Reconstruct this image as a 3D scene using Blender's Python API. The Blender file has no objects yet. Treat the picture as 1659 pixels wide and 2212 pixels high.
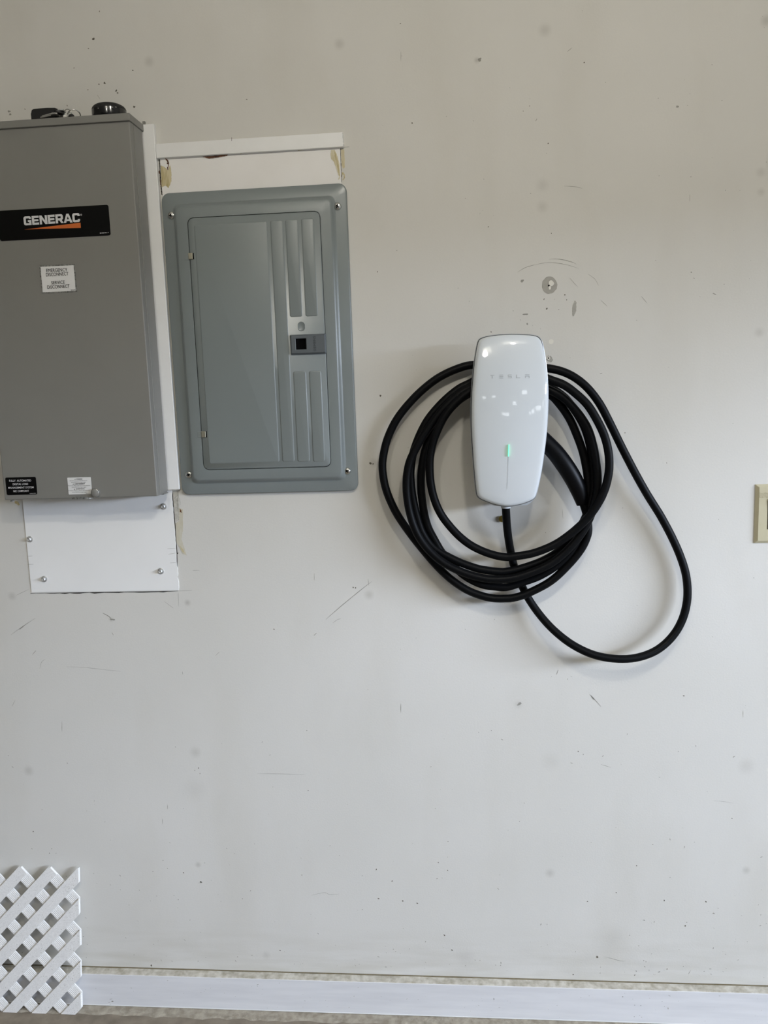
import bpy, bmesh, math, random
from mathutils import Vector, Matrix

random.seed(7)
scene = bpy.context.scene
COL = scene.collection

# ----------------------------------------------------------------- camera
CAM_D, CAM_Z, FPX = 1.75, 1.4335, 1800.0
ROT = Matrix(((0.99572274, 0.08572134, -0.03446839),
              (-0.02152712, -0.14754799, -0.9888206),
              (-0.08984877, 0.98533316, -0.14507155)))   # rows: right, down, forward
cam_data = bpy.data.cameras.new('camera')
cam = bpy.data.objects.new('camera', cam_data)
COL.objects.link(cam)
R3 = Matrix((ROT[0], -ROT[1], -ROT[2])).transposed()
cam.matrix_world = Matrix.Translation((0, -CAM_D, CAM_Z)) @ R3.to_4x4()
cam_data.sensor_fit = 'VERTICAL'
cam_data.sensor_height = 36.0
cam_data.lens = FPX / 2212.0 * 36.0
cam_data.clip_start = 0.01
scene.camera = cam

# ----------------------------------------------------------------- world, lights, exposure
scene.view_settings.view_transform = 'Standard'
scene.view_settings.look = 'None'
scene.view_settings.gamma = 1.0
scene.view_settings.exposure = -0.04
scene.view_settings.use_curve_mapping = False
world = bpy.data.worlds.new('world')
scene.world = world
world.use_nodes = True
bg = world.node_tree.nodes['Background']
bg.inputs['Color'].default_value = (0.86, 0.93, 1.0, 1)
bg.inputs['Strength'].default_value = 0.95


def area(name, loc, target, sx, sy, power, color, shape='RECTANGLE'):
    d = bpy.data.lights.new(name, 'AREA')
    d.shape = shape
    d.size, d.size_y = sx, sy
    d.energy = power
    d.color = color
    o = bpy.data.objects.new(name, d)
    o.location = loc
    o.rotation_euler = (Vector(target) - Vector(loc)).to_track_quat('-Z', 'Y').to_euler()
    COL.objects.link(o)
    return o


def bulb(name, loc, radius, power, color):
    d = bpy.data.lights.new(name, 'POINT')
    d.energy = power
    d.shadow_soft_size = radius
    d.color = color
    o = bpy.data.objects.new(name, d)
    o.location = loc
    COL.objects.link(o)
    return o


# daylight: assumed bright sky patch, low through an assumed open garage door in the right-hand wall;
# assumed, unseen warm bulbs hang under the ceiling
SKY, BULB_A, BULB_B = 840.0, 23.0, 36.0
area('assumed_door_sky', (6.5, -3.6, 2.4), (0.2, 0.0, 0.9), 4.0, 0.85, SKY, (0.71, 0.81, 1.0))
bulb('assumed_ceiling_bulb', (-0.50, -2.4, 2.60), 0.08, BULB_A, (1.0, 0.96, 0.86))
bulb('assumed_near_bulb', (0.34, -1.85, 2.63), 0.06, BULB_B, (1.0, 0.95, 0.85))


# ----------------------------------------------------------------- helpers
def at(px, py, d=0.0):
    """the point of the photograph's pixel on the plane d metres in front of the wall"""
    v = Vector(((px - 829.5) / FPX, (py - 1106.0) / FPX, 1.0))
    r = ROT.transposed() @ v
    t = (CAM_D - d) / r.y
    return Vector((r.x * t, -d, CAM_Z + r.z * t))


def lin(r, g, b):
    f = lambda c: c / 12.92 if c <= 0.04045 else ((c + 0.055) / 1.055) ** 2.4
    return (f(r / 255), f(g / 255), f(b / 255), 1)


def mat(name, rgb, rough=0.5, metal=0.0, spec=0.5, coat=0.0, noise=None, bump=None, emit=None):
    """noise = (scale, amount, rgb2[, stretch]); bump = (scale, strength)"""
    m = bpy.data.materials.new(name)
    m.use_nodes = True
    nt = m.node_tree
    b = nt.nodes['Principled BSDF']
    b.inputs['Base Color'].default_value = lin(*rgb)
    b.inputs['Roughness'].default_value = rough
    b.inputs['Metallic'].default_value = metal
    b.inputs['Specular IOR Level'].default_value = spec
    b.inputs['Coat Weight'].default_value = coat
    b.inputs['Coat Roughness'].default_value = 0.03
    if emit:
        b.inputs['Emission Color'].default_value = (*emit[0], 1)
        b.inputs['Emission Strength'].default_value = emit[1]
    co = nt.nodes.new('ShaderNodeNewGeometry').outputs['Position'] if (noise or bump) else None
    if noise:
        n = nt.nodes.new('ShaderNodeTexNoise')
        n.inputs['Scale'].default_value = noise[0]
        n.inputs['Detail'].default_value = 6
        src = co
        if len(noise) > 3:
            mp = nt.nodes.new('ShaderNodeMapping')
            mp.inputs['Scale'].default_value = noise[3]
            nt.links.new(co, mp.inputs['Vector'])
            src = mp.outputs['Vector']
        nt.links.new(src, n.inputs['Vector'])
        rp = nt.nodes.new('ShaderNodeMapRange')
        rp.inputs['From Min'].default_value = 0.35
        rp.inputs['From Max'].default_value = 0.70
        rp.inputs['To Max'].default_value = noise[1]
        nt.links.new(n.outputs['Fac'], rp.inputs['Value'])
        mx = nt.nodes.new('ShaderNodeMix')
        mx.data_type = 'RGBA'
        mx.inputs['A'].default_value = lin(*rgb)
        mx.inputs['B'].default_value = lin(*noise[2])
        nt.links.new(rp.outputs['Result'], mx.inputs['Factor'])
        nt.links.new(mx.outputs['Result'], b.inputs['Base Color'])
    if bump:
        n = nt.nodes.new('ShaderNodeTexNoise')
        n.inputs['Scale'].default_value = bump[0]
        n.inputs['Detail'].default_value = 3
        nt.links.new(co, n.inputs['Vector'])
        bp = nt.nodes.new('ShaderNodeBump')
        bp.inputs['Strength'].default_value = bump[1]
        bp.inputs['Distance'].default_value = 0.002
        nt.links.new(n.outputs['Fac'], bp.inputs['Height'])
        nt.links.new(bp.outputs['Normal'], b.inputs['Normal'])
    return m


def mesh_obj(name, verts, faces, m, parent=None, smooth=False, angle=None):
    me = bpy.data.meshes.new(name)
    me.from_pydata([tuple(v) for v in verts], [], faces)
    bm = bmesh.new()
    bm.from_mesh(me)
    bmesh.ops.recalc_face_normals(bm, faces=bm.faces)
    bm.to_mesh(me)
    bm.free()
    return link(name, me, m, parent, smooth, angle)


def link(name, me, m, parent=None, smooth=False, angle=None):
    me.materials.append(m)
    if smooth or angle:
        me.polygons.foreach_set('use_smooth', [True] * len(me.polygons))
        if angle:
            me.set_sharp_from_angle(angle=math.radians(angle))
    o = bpy.data.objects.new(name, me)
    COL.objects.link(o)
    if parent:
        o.parent = parent
        # every part is modelled in room coordinates; only the root Empty has a place of its own
        o.matrix_parent_inverse = Matrix.Translation(-Vector(parent.location)) if not parent.parent else Matrix()
    return o


def thing(name, label, cat, loc=(0, 0, 0), group=None):
    o = bpy.data.objects.new(name, None)
    o.empty_display_size = 0.05
    o.location = loc
    COL.objects.link(o)
    return tag(o, label, cat, group)


def tag(o, label, cat, group=None):
    o['label'] = label
    o['category'] = cat
    if group:
        o['group'] = group
    return o


class MB:
    def __init__(self):
        self.v, self.f = [], []

    def add(self, verts, faces):
        n = len(self.v)
        self.v += [Vector(p) for p in verts]
        self.f += [tuple(i + n for i in q) for q in faces]
        return self

    def box(self, x0, x1, y0, y1, z0, z1):
        vs = [(x, y, z) for x in (x0, x1) for y in (y0, y1) for z in (z0, z1)]
        return self.add(vs, [(0, 1, 3, 2), (4, 6, 7, 5), (0, 4, 5, 1), (2, 3, 7, 6), (0, 2, 6, 4), (1, 5, 7, 3)])

    def prism(self, poly, d0, d1):
        """poly of (x, z) raised from d0 to d1 metres in front of the wall"""
        n = len(poly)
        vs = [(x, -d0, z) for x, z in poly] + [(x, -d1, z) for x, z in poly]
        fs = [tuple(range(n)), tuple(range(n, 2 * n))]
        fs += [(i, (i + 1) % n, n + (i + 1) % n, n + i) for i in range(n)]
        return self.add(vs, fs)

    def loft(self, rings, cap0=True, cap1=True):
        n = len(rings[0])
        vs = [p for r in rings for p in r]
        fs = []
        for k in range(len(rings) - 1):
            a, b = k * n, (k + 1) * n
            fs += [(a + i, a + (i + 1) % n, b + (i + 1) % n, b + i) for i in range(n)]
        if cap0:
            fs.append(tuple(range(n)))
        if cap1:
            fs.append(tuple(range((len(rings) - 1) * n, len(rings) * n)))
        return self.add(vs, fs)

    def tube(self, pts, r, seg=14, cap=True):
        pts = [Vector(p) for p in pts]
        rad = r if isinstance(r, (list, tuple)) else [r] * len(pts)
        rings, nrm = [], None
        for i, p in enumerate(pts):
            t = (pts[min(i + 1, len(pts) - 1)] - pts[max(i - 1, 0)]).normalized()
            if nrm is None:
                nrm = t.orthogonal().normalized()
            nrm = (nrm - t * nrm.dot(t)).normalized()
            bn = t.cross(nrm)
            rings.append([p + (nrm * math.cos(2 * math.pi * k / seg) + bn * math.sin(2 * math.pi * k / seg)) * rad[i]
                          for k in range(seg)])
        return self.loft(rings, cap, cap)

    def lathe(self, c, prof, seg=24, axis=Vector((0, -1, 0))):
        """prof of (radius, height along axis)"""
        a = axis.normalized()
        u = a.orthogonal().normalized()
        w = a.cross(u)
        rings = [[Vector(c) + a * h + (u * math.cos(2 * math.pi * k / seg) + w * math.sin(2 * math.pi * k / seg)) * r
                  for k in range(seg)] for r, h in prof]
        return self.loft(rings)

    def build(self, name, m, parent=None, smooth=False, angle=None, bevel=0.0, segs=2):
        me = bpy.data.meshes.new(name)
        me.from_pydata([tuple(v) for v in self.v], [], self.f)
        bm = bmesh.new()
        bm.from_mesh(me)
        bmesh.ops.recalc_face_normals(bm, faces=bm.faces)
        if bevel:
            bmesh.ops.bevel(bm, geom=[e for e in bm.edges if e.is_manifold and e.calc_face_angle(0) > 0.5],
                            offset=bevel, segments=segs, profile=0.5, affect='EDGES', clamp_overlap=True)
        bm.to_mesh(me)
        bm.free()
        return link(name, me, m, parent, smooth, angle)


def rrect(x0, x1, z0, z1, r, d, n=6):
    out = []
    for cx, cz, a0 in ((x1 - r, z1 - r, 0), (x0 + r, z1 - r, 90), (x0 + r, z0 + r, 180), (x1 - r, z0 + r, 270)):
        for k in range(n + 1):
            a = math.radians(a0 + 90 * k / n)
            out.append(Vector((cx + r * math.cos(a), -d, cz + r * math.sin(a))))
    return out


def rect_px(tl, tr, br, bl, d):
    a, b, c, e = at(*tl, d), at(*tr, d), at(*br, d), at(*bl, d)
    return ((a.x + e.x) / 2, (b.x + c.x) / 2, (c.z + e.z) / 2, (a.z + b.z) / 2)


def plate(name, rect, r, d0, d1, m, parent, edge=0.0):
    x0, x1, z0, z1 = rect
    mb = MB()
    if edge:
        mb.loft([rrect(x0, x1, z0, z1, r, d0), rrect(x0, x1, z0, z1, r, d1 - edge),
                 rrect(x0 + edge, x1 - edge, z0 + edge, z1 - edge, max(r - edge, 0.0003), d1)])
    else:
        mb.loft([rrect(x0, x1, z0, z1, r, d0), rrect(x0, x1, z0, z1, r, d1)])
    return mb.build(name, m, parent)


def catmull(pts, step=6):
    out = []
    n = len(pts)
    for i in range(n - 1):
        p0, p1, p2, p3 = pts[max(i - 1, 0)], pts[i], pts[i + 1], pts[min(i + 2, n - 1)]
        for k in range(step):
            t = k / step
            out.append(0.5 * ((2 * p1) + (p2 - p0) * t + (2 * p0 - 5 * p1 + 4 * p2 - p3) * t * t
                              + (3 * p1 - p0 - 3 * p2 + p3) * t ** 3))
    out.append(pts[-1])
    return out


_text_cache = {}


def text_geo(s, bold=0.0):
    key = (s, bold)
    if key not in _text_cache:
        cu = bpy.data.curves.new('lettering', 'FONT')
        cu.body = s
        cu.offset = bold
        cu.resolution_u = 4
        o = bpy.data.objects.new('lettering', cu)
        COL.objects.link(o)
        dg = bpy.context.evaluated_depsgraph_get()
        me = bpy.data.meshes.new_from_object(o.evaluated_get(dg))
        _text_cache[key] = ([tuple(v.co) for v in me.vertices], [tuple(p.vertices) for p in me.polygons])
        bpy.data.objects.remove(o)
        bpy.data.curves.remove(cu)
        bpy.data.meshes.remove(me)
    return _text_cache[key]


def text_into(mb, s, a, b, cap, d, bold=0.0, fit=None):
    """lay s along a -> b (points on the plane), cap = capital height in metres"""
    vs, fs = text_geo(s, bold)
    xs = [v[0] for v in vs]
    x0, w = min(xs), max(xs) - min(xs)
    capv = text_geo('H', bold)[0]
    hb, ht = min(v[1] for v in capv), max(v[1] for v in capv)
    ax = Vector((b.x - a.x, 0, b.z - a.z))
    L = ax.length
    ax.normalize()
    up = Vector((-ax.z, 0, ax.x))
    base = Vector((a.x, -d, a.z))
    mb.add([base + ax * ((v[0] - x0) / w * L) + up * ((v[1] - hb) / (ht - hb) * cap) for v in vs], fs)


# ----------------------------------------------------------------- materials
M = {}
M['box_grey'] = mat('box_grey_enamel', (129, 128, 123), 0.42, spec=0.35, noise=(9, 0.25, (122, 121, 116)), bump=(900, 0.05))
M['panel_grey'] = mat('panel_blue_grey_enamel', (126, 133, 133), 0.30, spec=0.5, noise=(7, 0.2, (120, 127, 126)), bump=(700, 0.04))
M['latch_grey'] = mat('latch_dark_grey_plastic', (88, 94, 98), 0.45)
M['hole'] = mat('dark_recess', (4, 4, 4), 0.9, spec=0.1)
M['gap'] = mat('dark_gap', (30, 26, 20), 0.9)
M['white_trim'] = mat('white_vinyl_trim', (236, 236, 234), 0.38, noise=(25, 0.35, (228, 227, 224)))
M['white_board'] = mat('white_board', (238, 236, 233), 0.5, noise=(14, 0.4, (230, 227, 222)))
M['white_sheet'] = mat('white_sheet', (242, 242, 240), 0.4, noise=(10, 0.35, (234, 234, 231)))
M['glue'] = mat('yellowed_glue', (208, 197, 160), 0.6, noise=(160, 1.0, (172, 156, 108), (1.0, 1.0, 0.25)))
M['glue_pale'] = mat('pale_yellow_glue', (218, 211, 186), 0.6, noise=(140, 0.9, (196, 184, 146), (1.0, 1.0, 0.25)))
M['rust'] = mat('brown_glue', (112, 70, 38), 0.6, noise=(120, 0.9, (60, 32, 14)))
M['black'] = mat('black_print', (8, 8, 8), 0.5, spec=0.12)
M['ink'] = mat('black_ink', (18, 18, 18), 0.6)
M['white_print'] = mat('white_print', (214, 214, 214), 0.5)
M['white_label'] = mat('white_label', (226, 226, 224), 0.45)
M['orange'] = mat('orange_print', (200, 104, 44), 0.45)
M['foil'] = mat('silver_label_border', (186, 186, 182), 0.3, metal=0.6, noise=(300, 0.9, (80, 80, 76)))
M['steel'] = mat('bright_steel', (208, 208, 204), 0.25, metal=1.0)
M['zinc'] = mat('zinc_screw', (196, 196, 194), 0.45, metal=0.7)
M['clip'] = mat('hinge_clip_metal', (168, 164, 146), 0.4, metal=0.7)
M['fob'] = mat('black_fob_plastic', (14, 14, 14), 0.55)
M['gloss_black'] = mat('black_gloss_plastic', (10, 11, 13), 0.15, coat=0.5)
M['glass'] = mat('white_glass', (216, 222, 226), 0.035, spec=0.5, coat=0.6)
M['rim'] = mat('silver_rim', (176, 180, 184), 0.3, metal=0.5)
M['groove'] = mat('dark_groove', (40, 42, 46), 0.5)
M['rim_white'] = mat('white_rim', (236, 240, 242), 0.22)
M['body'] = mat('charger_back_grey', (190, 194, 196), 0.4)
M['letter_grey'] = mat('grey_print', (168, 174, 178), 0.4)
M['rubber'] = mat('black_cable_rubber', (6, 7, 9), 0.48, spec=0.12, noise=(40, 0.4, (10, 11, 13)))
M['handle'] = mat('black_handle_plastic', (5, 6, 9), 0.40, spec=0.18)
M['dust'] = mat('grey_tape_residue', (66, 66, 64), 0.7, noise=(250, 0.9, (20, 20, 20)))
M['brass'] = mat('brass_screw', (150, 132, 70), 0.4, metal=1.0)
M['almond'] = mat('almond_plastic', (192, 185, 156), 0.42, noise=(60, 0.4, (182, 174, 142)))
M['almond_worn'] = mat('worn_almond_paint', (182, 173, 144), 0.7, noise=(400, 0.8, (158, 148, 118)))
M['rocker'] = mat('brown_rocker', (62, 54, 38), 0.4)
M['lattice'] = mat('white_lattice_vinyl', (240, 239, 236), 0.5, noise=(420, 0.5, (206, 204, 200)))
M['lattice_rear'] = mat('white_lattice_vinyl_rear', (238, 237, 234), 0.5, noise=(400, 0.4, (210, 208, 204)))
M['base_white'] = mat('white_metal_base', (222, 222, 223), 0.42, noise=(30, 0.6, (206, 206, 208), (0.25, 1.0, 2.5)))
M['scuff'] = mat('grey_scuff', (146, 144, 136), 0.8)
M['scuff_light'] = mat('light_scuff', (164, 162, 154), 0.8)
M['speck'] = mat('dark_speck', (96, 91, 80), 0.8)
M['patch_grey'] = mat('bare_grey_patch', (166, 163, 154), 0.8, noise=(120, 0.5, (152, 149, 140)))
M['paint_chip'] = mat('cream_paint_dot', (222, 219, 208), 0.6)


# ----------------------------------------------------------------- the wall's paint
def wall_material():
    m = bpy.data.materials.new('off_white_wall_paint')
    m.use_nodes = True
    nt = m.node_tree
    N, L = nt.nodes, nt.links
    b = N['Principled BSDF']
    b.inputs['Roughness'].default_value = 0.55
    b.inputs['Specular IOR Level'].default_value = 0.3
    pos = N.new('ShaderNodeNewGeometry').outputs['Position']

    def noise(scale, detail=4, stretch=None):
        n = N.new('ShaderNodeTexNoise')
        n.inputs['Scale'].default_value = scale
        n.inputs['Detail'].default_value = detail
        src = pos
        if stretch:
            mp = N.new('ShaderNodeMapping')
            mp.inputs['Scale'].default_value = stretch
            L.new(pos, mp.inputs['Vector'])
            src = mp.outputs['Vector']
        L.new(src, n.inputs['Vector'])
        return n.outputs['Fac']

    def rng(v, a, c, t0, t1, smooth=False):
        r = N.new('ShaderNodeMapRange')
        if smooth:
            r.interpolation_type = 'SMOOTHSTEP'
        for k, x in zip(('From Min', 'From Max', 'To Min', 'To Max'), (a, c, t0, t1)):
            r.inputs[k].default_value = x
        L.new(v, r.inputs['Value'])
        return r.outputs['Result']

    def mix(fac, A, B):
        x = N.new('ShaderNodeMix')
        x.data_type = 'RGBA'
        L.new(fac, x.inputs['Factor'])
        if isinstance(A, tuple):
            x.inputs['A'].default_value = A
        else:
            L.new(A, x.inputs['A'])
        x.inputs['B'].default_value = B
        return x.outputs['Result']

    c = mix(rng(noise(1.6, 3), 0.35, 0.65, 0, 1), lin(215, 213, 207), lin(208, 206, 199))
    c = mix(rng(noise(5, 5, (1.0, 1.0, 0.35)), 0.5, 0.75, 0, 0.35), c, lin(196, 192, 181))
    # soft grey nail pops over the studs
    pops = [(733, 95, 13, .5), (322, 133, 13, .5), (1177, 65, 15, .5), (1655, 45, 13, .6), (1172, 400, 16, .3),
            (1172, 447, 14, .35), (1644, 372, 12, .4), (1644, 415, 10, .4), (1640, 718, 12, .45), (26, 1288, 12, .5),
            (405, 1302, 9, .7), (797, 1285, 13, .5), (422, 1625, 16, .4), (62, 1665, 15, .5), (428, 1868, 9, .6),
            (1188, 1886, 13, .5), (1612, 1880, 11, .55), (1190, 1645, 26, .2), (1612, 1655, 22, .3),
            (808, 1000, 12, .5), (575, 2063, 12, .35), (1030, 130, 7, .7), (1120, 1522, 12, .35), (240, 1338, 7, .6),
            (420, 1705, 36, .15), (1005, 2070, 30, .25), (1320, 2030, 45, .2)]
    for px, py, r, a in pops:
        p = at(px, py)
        dn = N.new('ShaderNodeVectorMath')
        dn.operation = 'DISTANCE'
        L.new(pos, dn.inputs[0])
        dn.inputs[1].default_value = p
        c = mix(rng(dn.outputs['Value'], 0, r * 0.00115, a * 0.55, 0, True), c, lin(140, 137, 128))
    # yellowish grime swept along the foot of the wall
    sep = N.new('ShaderNodeSeparateXYZ')
    L.new(pos, sep.inputs[0])
    foot = rng(sep.outputs['Z'], 0.085, 0.22, 1.0, 0.0)
    gr = rng(noise(18, 6, (0.3, 1.0, 2.2)), 0.40, 0.75, 0.0, 0.55)
    mu = N.new('ShaderNodeMath')
    mu.operation = 'MULTIPLY'
    L.new(foot, mu.inputs[0])
    L.new(gr, mu.inputs[1])
    c = mix(mu.outputs[0], c, lin(178, 173, 158))
    L.new(c, b.inputs['Base Color'])
    bp = N.new('ShaderNodeBump')
    bp.inputs['Strength'].default_value = 0.10
    bp.inputs['Distance'].default_value = 0.0015
    L.new(noise(260, 3), bp.inputs['Height'])
    L.new(bp.outputs['Normal'], b.inputs['Normal'])
    return m


def floor_material():
    m = mat('stained_concrete', (142, 132, 116), 0.8, noise=(26, 0.8, (112, 102, 88)), bump=(180, 0.35))
    return m


# ----------------------------------------------------------------- the setting
BASE_D, BASE_H = 0.020, 0.0836
wall = MB().box(-2.6, 3.0, 0.0, 0.12, 0.0, 2.72).build('wall_back', wall_material())
wall['kind'] = 'structure'
floor = MB().box(-2.6, 3.12, -9.6, 0.12, -0.06, 0.0).build('floor', floor_material())
floor['kind'] = 'structure'
ceil = MB().box(-2.72, 3.12, -9.72, 0.12, 2.71, 2.80).build('ceiling', mat('ceiling_paint', (232, 230, 225), 0.8))
ceil['kind'] = 'structure'

# right-hand wall with an assumed, unseen open garage door that lets the daylight in
DY0, DY1, DZ = -3.9, -0.7, 1.87
wr_ = MB()
wr_.box(3.0, 3.12, DY1, 0.12, 0.0, 2.72)
wr_.box(3.0, 3.12, -9.6, DY0, 0.0, 2.72)
wr_.box(3.0, 3.12, DY0, DY1, DZ, 2.72)
wallr = wr_.build('wall_right', mat('plain_wall_paint', (205, 202, 194), 0.7))
wallr['kind'] = 'structure'
room_m = mat('plain_shed_wall', (128, 125, 119), 0.8)
for nm, q in (('wall_left', (-2.72, -2.6, -9.6, 0.12)), ('wall_front', (-2.72, 3.12, -9.72, -9.6))):
    w_ = MB().box(*q, 0.0, 2.72).build(nm, room_m)
    w_['kind'] = 'structure'

# glowing panes added for streaks reflected in the charger: small, bright, behind the camera
pane_m = mat('added_pane_glow', (230, 236, 240), 0.4, emit=((.92, .97, 1.0), 4.0))
for i, (x0_, x1_, y0_, y1_, z0_, z1_) in enumerate((
        (-.25, .55, -9.60, -9.58, 1.20, 1.34), (-2.55, -2.15, -9.60, -9.58, 2.10, 2.26), (-1.40, -.95, -9.60, -9.58, 2.18, 2.32),
        (1.05, 1.45, -9.60, -9.58, 1.72, 1.92), (2.10, 2.75, -9.60, -9.58, 2.36, 2.64),
        (2.98, 3.0, -5.75, -4.75, 1.46, 1.66), (2.98, 3.0, -7.30, -6.20, 1.36, 1.52), (2.98, 3.0, -8.60, -7.80, 1.24, 1.40),
        (2.98, 3.0, -9.50, -9.00, 1.18, 1.32))):
    pn = MB().box(x0_, x1_, y0_, y1_, z0_, z1_).build('added_glow_pane_%d' % (i + 1), pane_m)
    pn['kind'] = 'structure'

# white metal base with a dirty ledge behind its top edge
base = MB().box(-2.6, 2.4, -BASE_D, 0.0, 0.0025, BASE_H).build('baseboard_back', M['base_white'], bevel=0.0008, segs=1)
base['kind'] = 'structure'
ledge_m = mat('dirty_ledge', (208, 204, 193), 0.85, noise=(75, 0.75, (146, 138, 118)), bump=(200, 0.4))
led = MB()
xs = [-2.6 + 5.0 * i / 400 for i in range(401)]
top = [(x, BASE_H + 0.0028 + 0.0006 * math.sin(x * 37) + random.uniform(-.0003, .0003)) for x in xs]
vs, fs = [], []
for x, h in top:
    vs += [(x, -BASE_D + 0.0006 + random.uniform(0, .0006), BASE_H), (x, -BASE_D + 0.002, BASE_H + 0.0008),
           (x, -0.002, h), (x, 0.0, h + 0.001)]
for i in range(400):
    for k in range(3):
        a = i * 4 + k
        fs.append((a, a + 4, a + 5, a + 1))
led.add(vs, fs)
led.build('ledge', ledge_m, base)
gp = MB().box(-2.6, 2.4, -0.0012, 0.0, BASE_H + 0.0035, BASE_H + 0.0062)
gp.build('bottom_gap', mat('brown_gap_shadow', (128, 118, 94), 0.9, noise=(50, 0.8, (96, 86, 62))), wall)  # brown strip colours in the shadow line of the gap below the wall
MB().box(-2.6, 2.4, -BASE_D - 0.0005, -BASE_D + 0.001, 0.0026, 0.0046).build('bottom_lip', M['white_trim'], base)

# paler strip with an uneven front edge on the floor along the base
ds = MB()
n = 260
vs, fs = [], []
for i in range(n + 1):
    x = -2.6 + 5.0 * i / n
    w = 0.048 + random.uniform(-.004, .004)
    vs += [(x, -BASE_D + .001, 0.0016), (x, -w + .006, 0.0014), (x, -w, 0.0002)]
for i in range(n):
    for k in range(2):
        a = i * 3 + k
        fs.append((a, a + 3, a + 4, a + 1))
ds.add(vs, fs)
ds.build('pale_strip', mat('pale_concrete', (176, 168, 152), 0.9, noise=(60, 0.9, (136, 128, 112)), bump=(220, 0.5)), floor)


# marks on the wall -------------------------------------------------------
def blob(px, py, rx, ry, ang=0, rough=0.22, n=18, d=0.0004):
    """ragged flat flake of (x, z), radii in centimetre-ish photo units turned to metres at the wall"""
    c = at(px, py)
    k = 0.001
    ca, sa = math.cos(math.radians(ang)), math.sin(math.radians(ang))
    poly = []
    for i in range(n):
        t = 2 * math.pi * i / n
        s = 1 + random.uniform(-rough, rough)
        x, z = rx * k * s * math.cos(t), ry * k * s * math.sin(t)
        poly.append((c.x + x * ca - z * sa, c.z + x * sa + z * ca))
    return poly


def stroke(mb, pts, w, d=0.0003):
    """thin scratch through pixel points, tapered to its ends"""
    P = catmull([at(x, y) for x, y in pts], 5)
    n = len(P)
    L_, R_ = [], []
    for i, p in enumerate(P):
        t = (P[min(i + 1, n - 1)] - P[max(i - 1, 0)]).normalized()
        q = Vector((-t.z, 0, t.x))
        ww = w * 0.0005 * (0.25 + 0.75 * math.sin(math.pi * (i + .3) / (n - .4))) * random.uniform(.6, 1.1)
        L_.append((p.x + q.x * ww, p.z + q.z * ww))
        R_.append((p.x - q.x * ww, p.z - q.z * ww))
    for i in range(n - 1):
        mb.add([(L_[i][0], -d, L_[i][1]), (L_[i + 1][0], -d, L_[i + 1][1]),
                (R_[i + 1][0], -d, R_[i + 1][1]), (R_[i][0], -d, R_[i][1])], [(0, 1, 2, 3)])


def flat(mb, poly, d):
    mb.add([(x, -d, z) for x, z in poly], [tuple(range(len(poly)))])


# bare patch round an old screw hole, chips and a dot of paint
mb = MB(); flat(mb, blob(1187, 616, 15.5, 17, 0, .05, 26), .0004); mb.build('bare_patch', M['patch_grey'], wall)
mb = MB(); flat(mb, blob(1191, 612, 5.5, 5.5, 20, .18, 12), .0007); flat(mb, blob(1187.5, 622, 2.6, 4, 10, .2, 10), .0007)
mb.build('filler_flake', M['paint_chip'], wall)
mb = MB(); flat(mb, blob(1185.5, 617, 1.7, 1.7, 0, .1, 10), .0010); mb.build('screw_hole', M['hole'], wall)
mb = MB(); flat(mb, blob(1240.5, 667, 4.2, 13.5, -8, .18, 26), .0004); flat(mb, blob(1242, 651, 1.6, 1.3, 0, .2, 8), .0004)
mb.build('bare_patch', M['patch_grey'], wall)
mb = MB(); flat(mb, blob(1190.5, 738, 4.8, 5, 0, .03, 20), .0004); mb.build('paint_dot', M['paint_chip'], wall)
mb = MB(); flat(mb, blob(1187, 775.5, 6.5, 7, 30, .2, 18), .0004); mb.build('bare_patch', M['patch_grey'], wall)
mb = MB(); flat(mb, blob(1185.2, 774, 3.0, 3.6, 0, .15, 14), .0007); mb.build('filler_flake', M['paint_chip'], wall)
mb = MB(); flat(mb, blob(1184.8, 773.6, 1.5, 1.5, 0, .1, 10), .0010); mb.build('screw_hole', M['hole'], wall)

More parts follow.
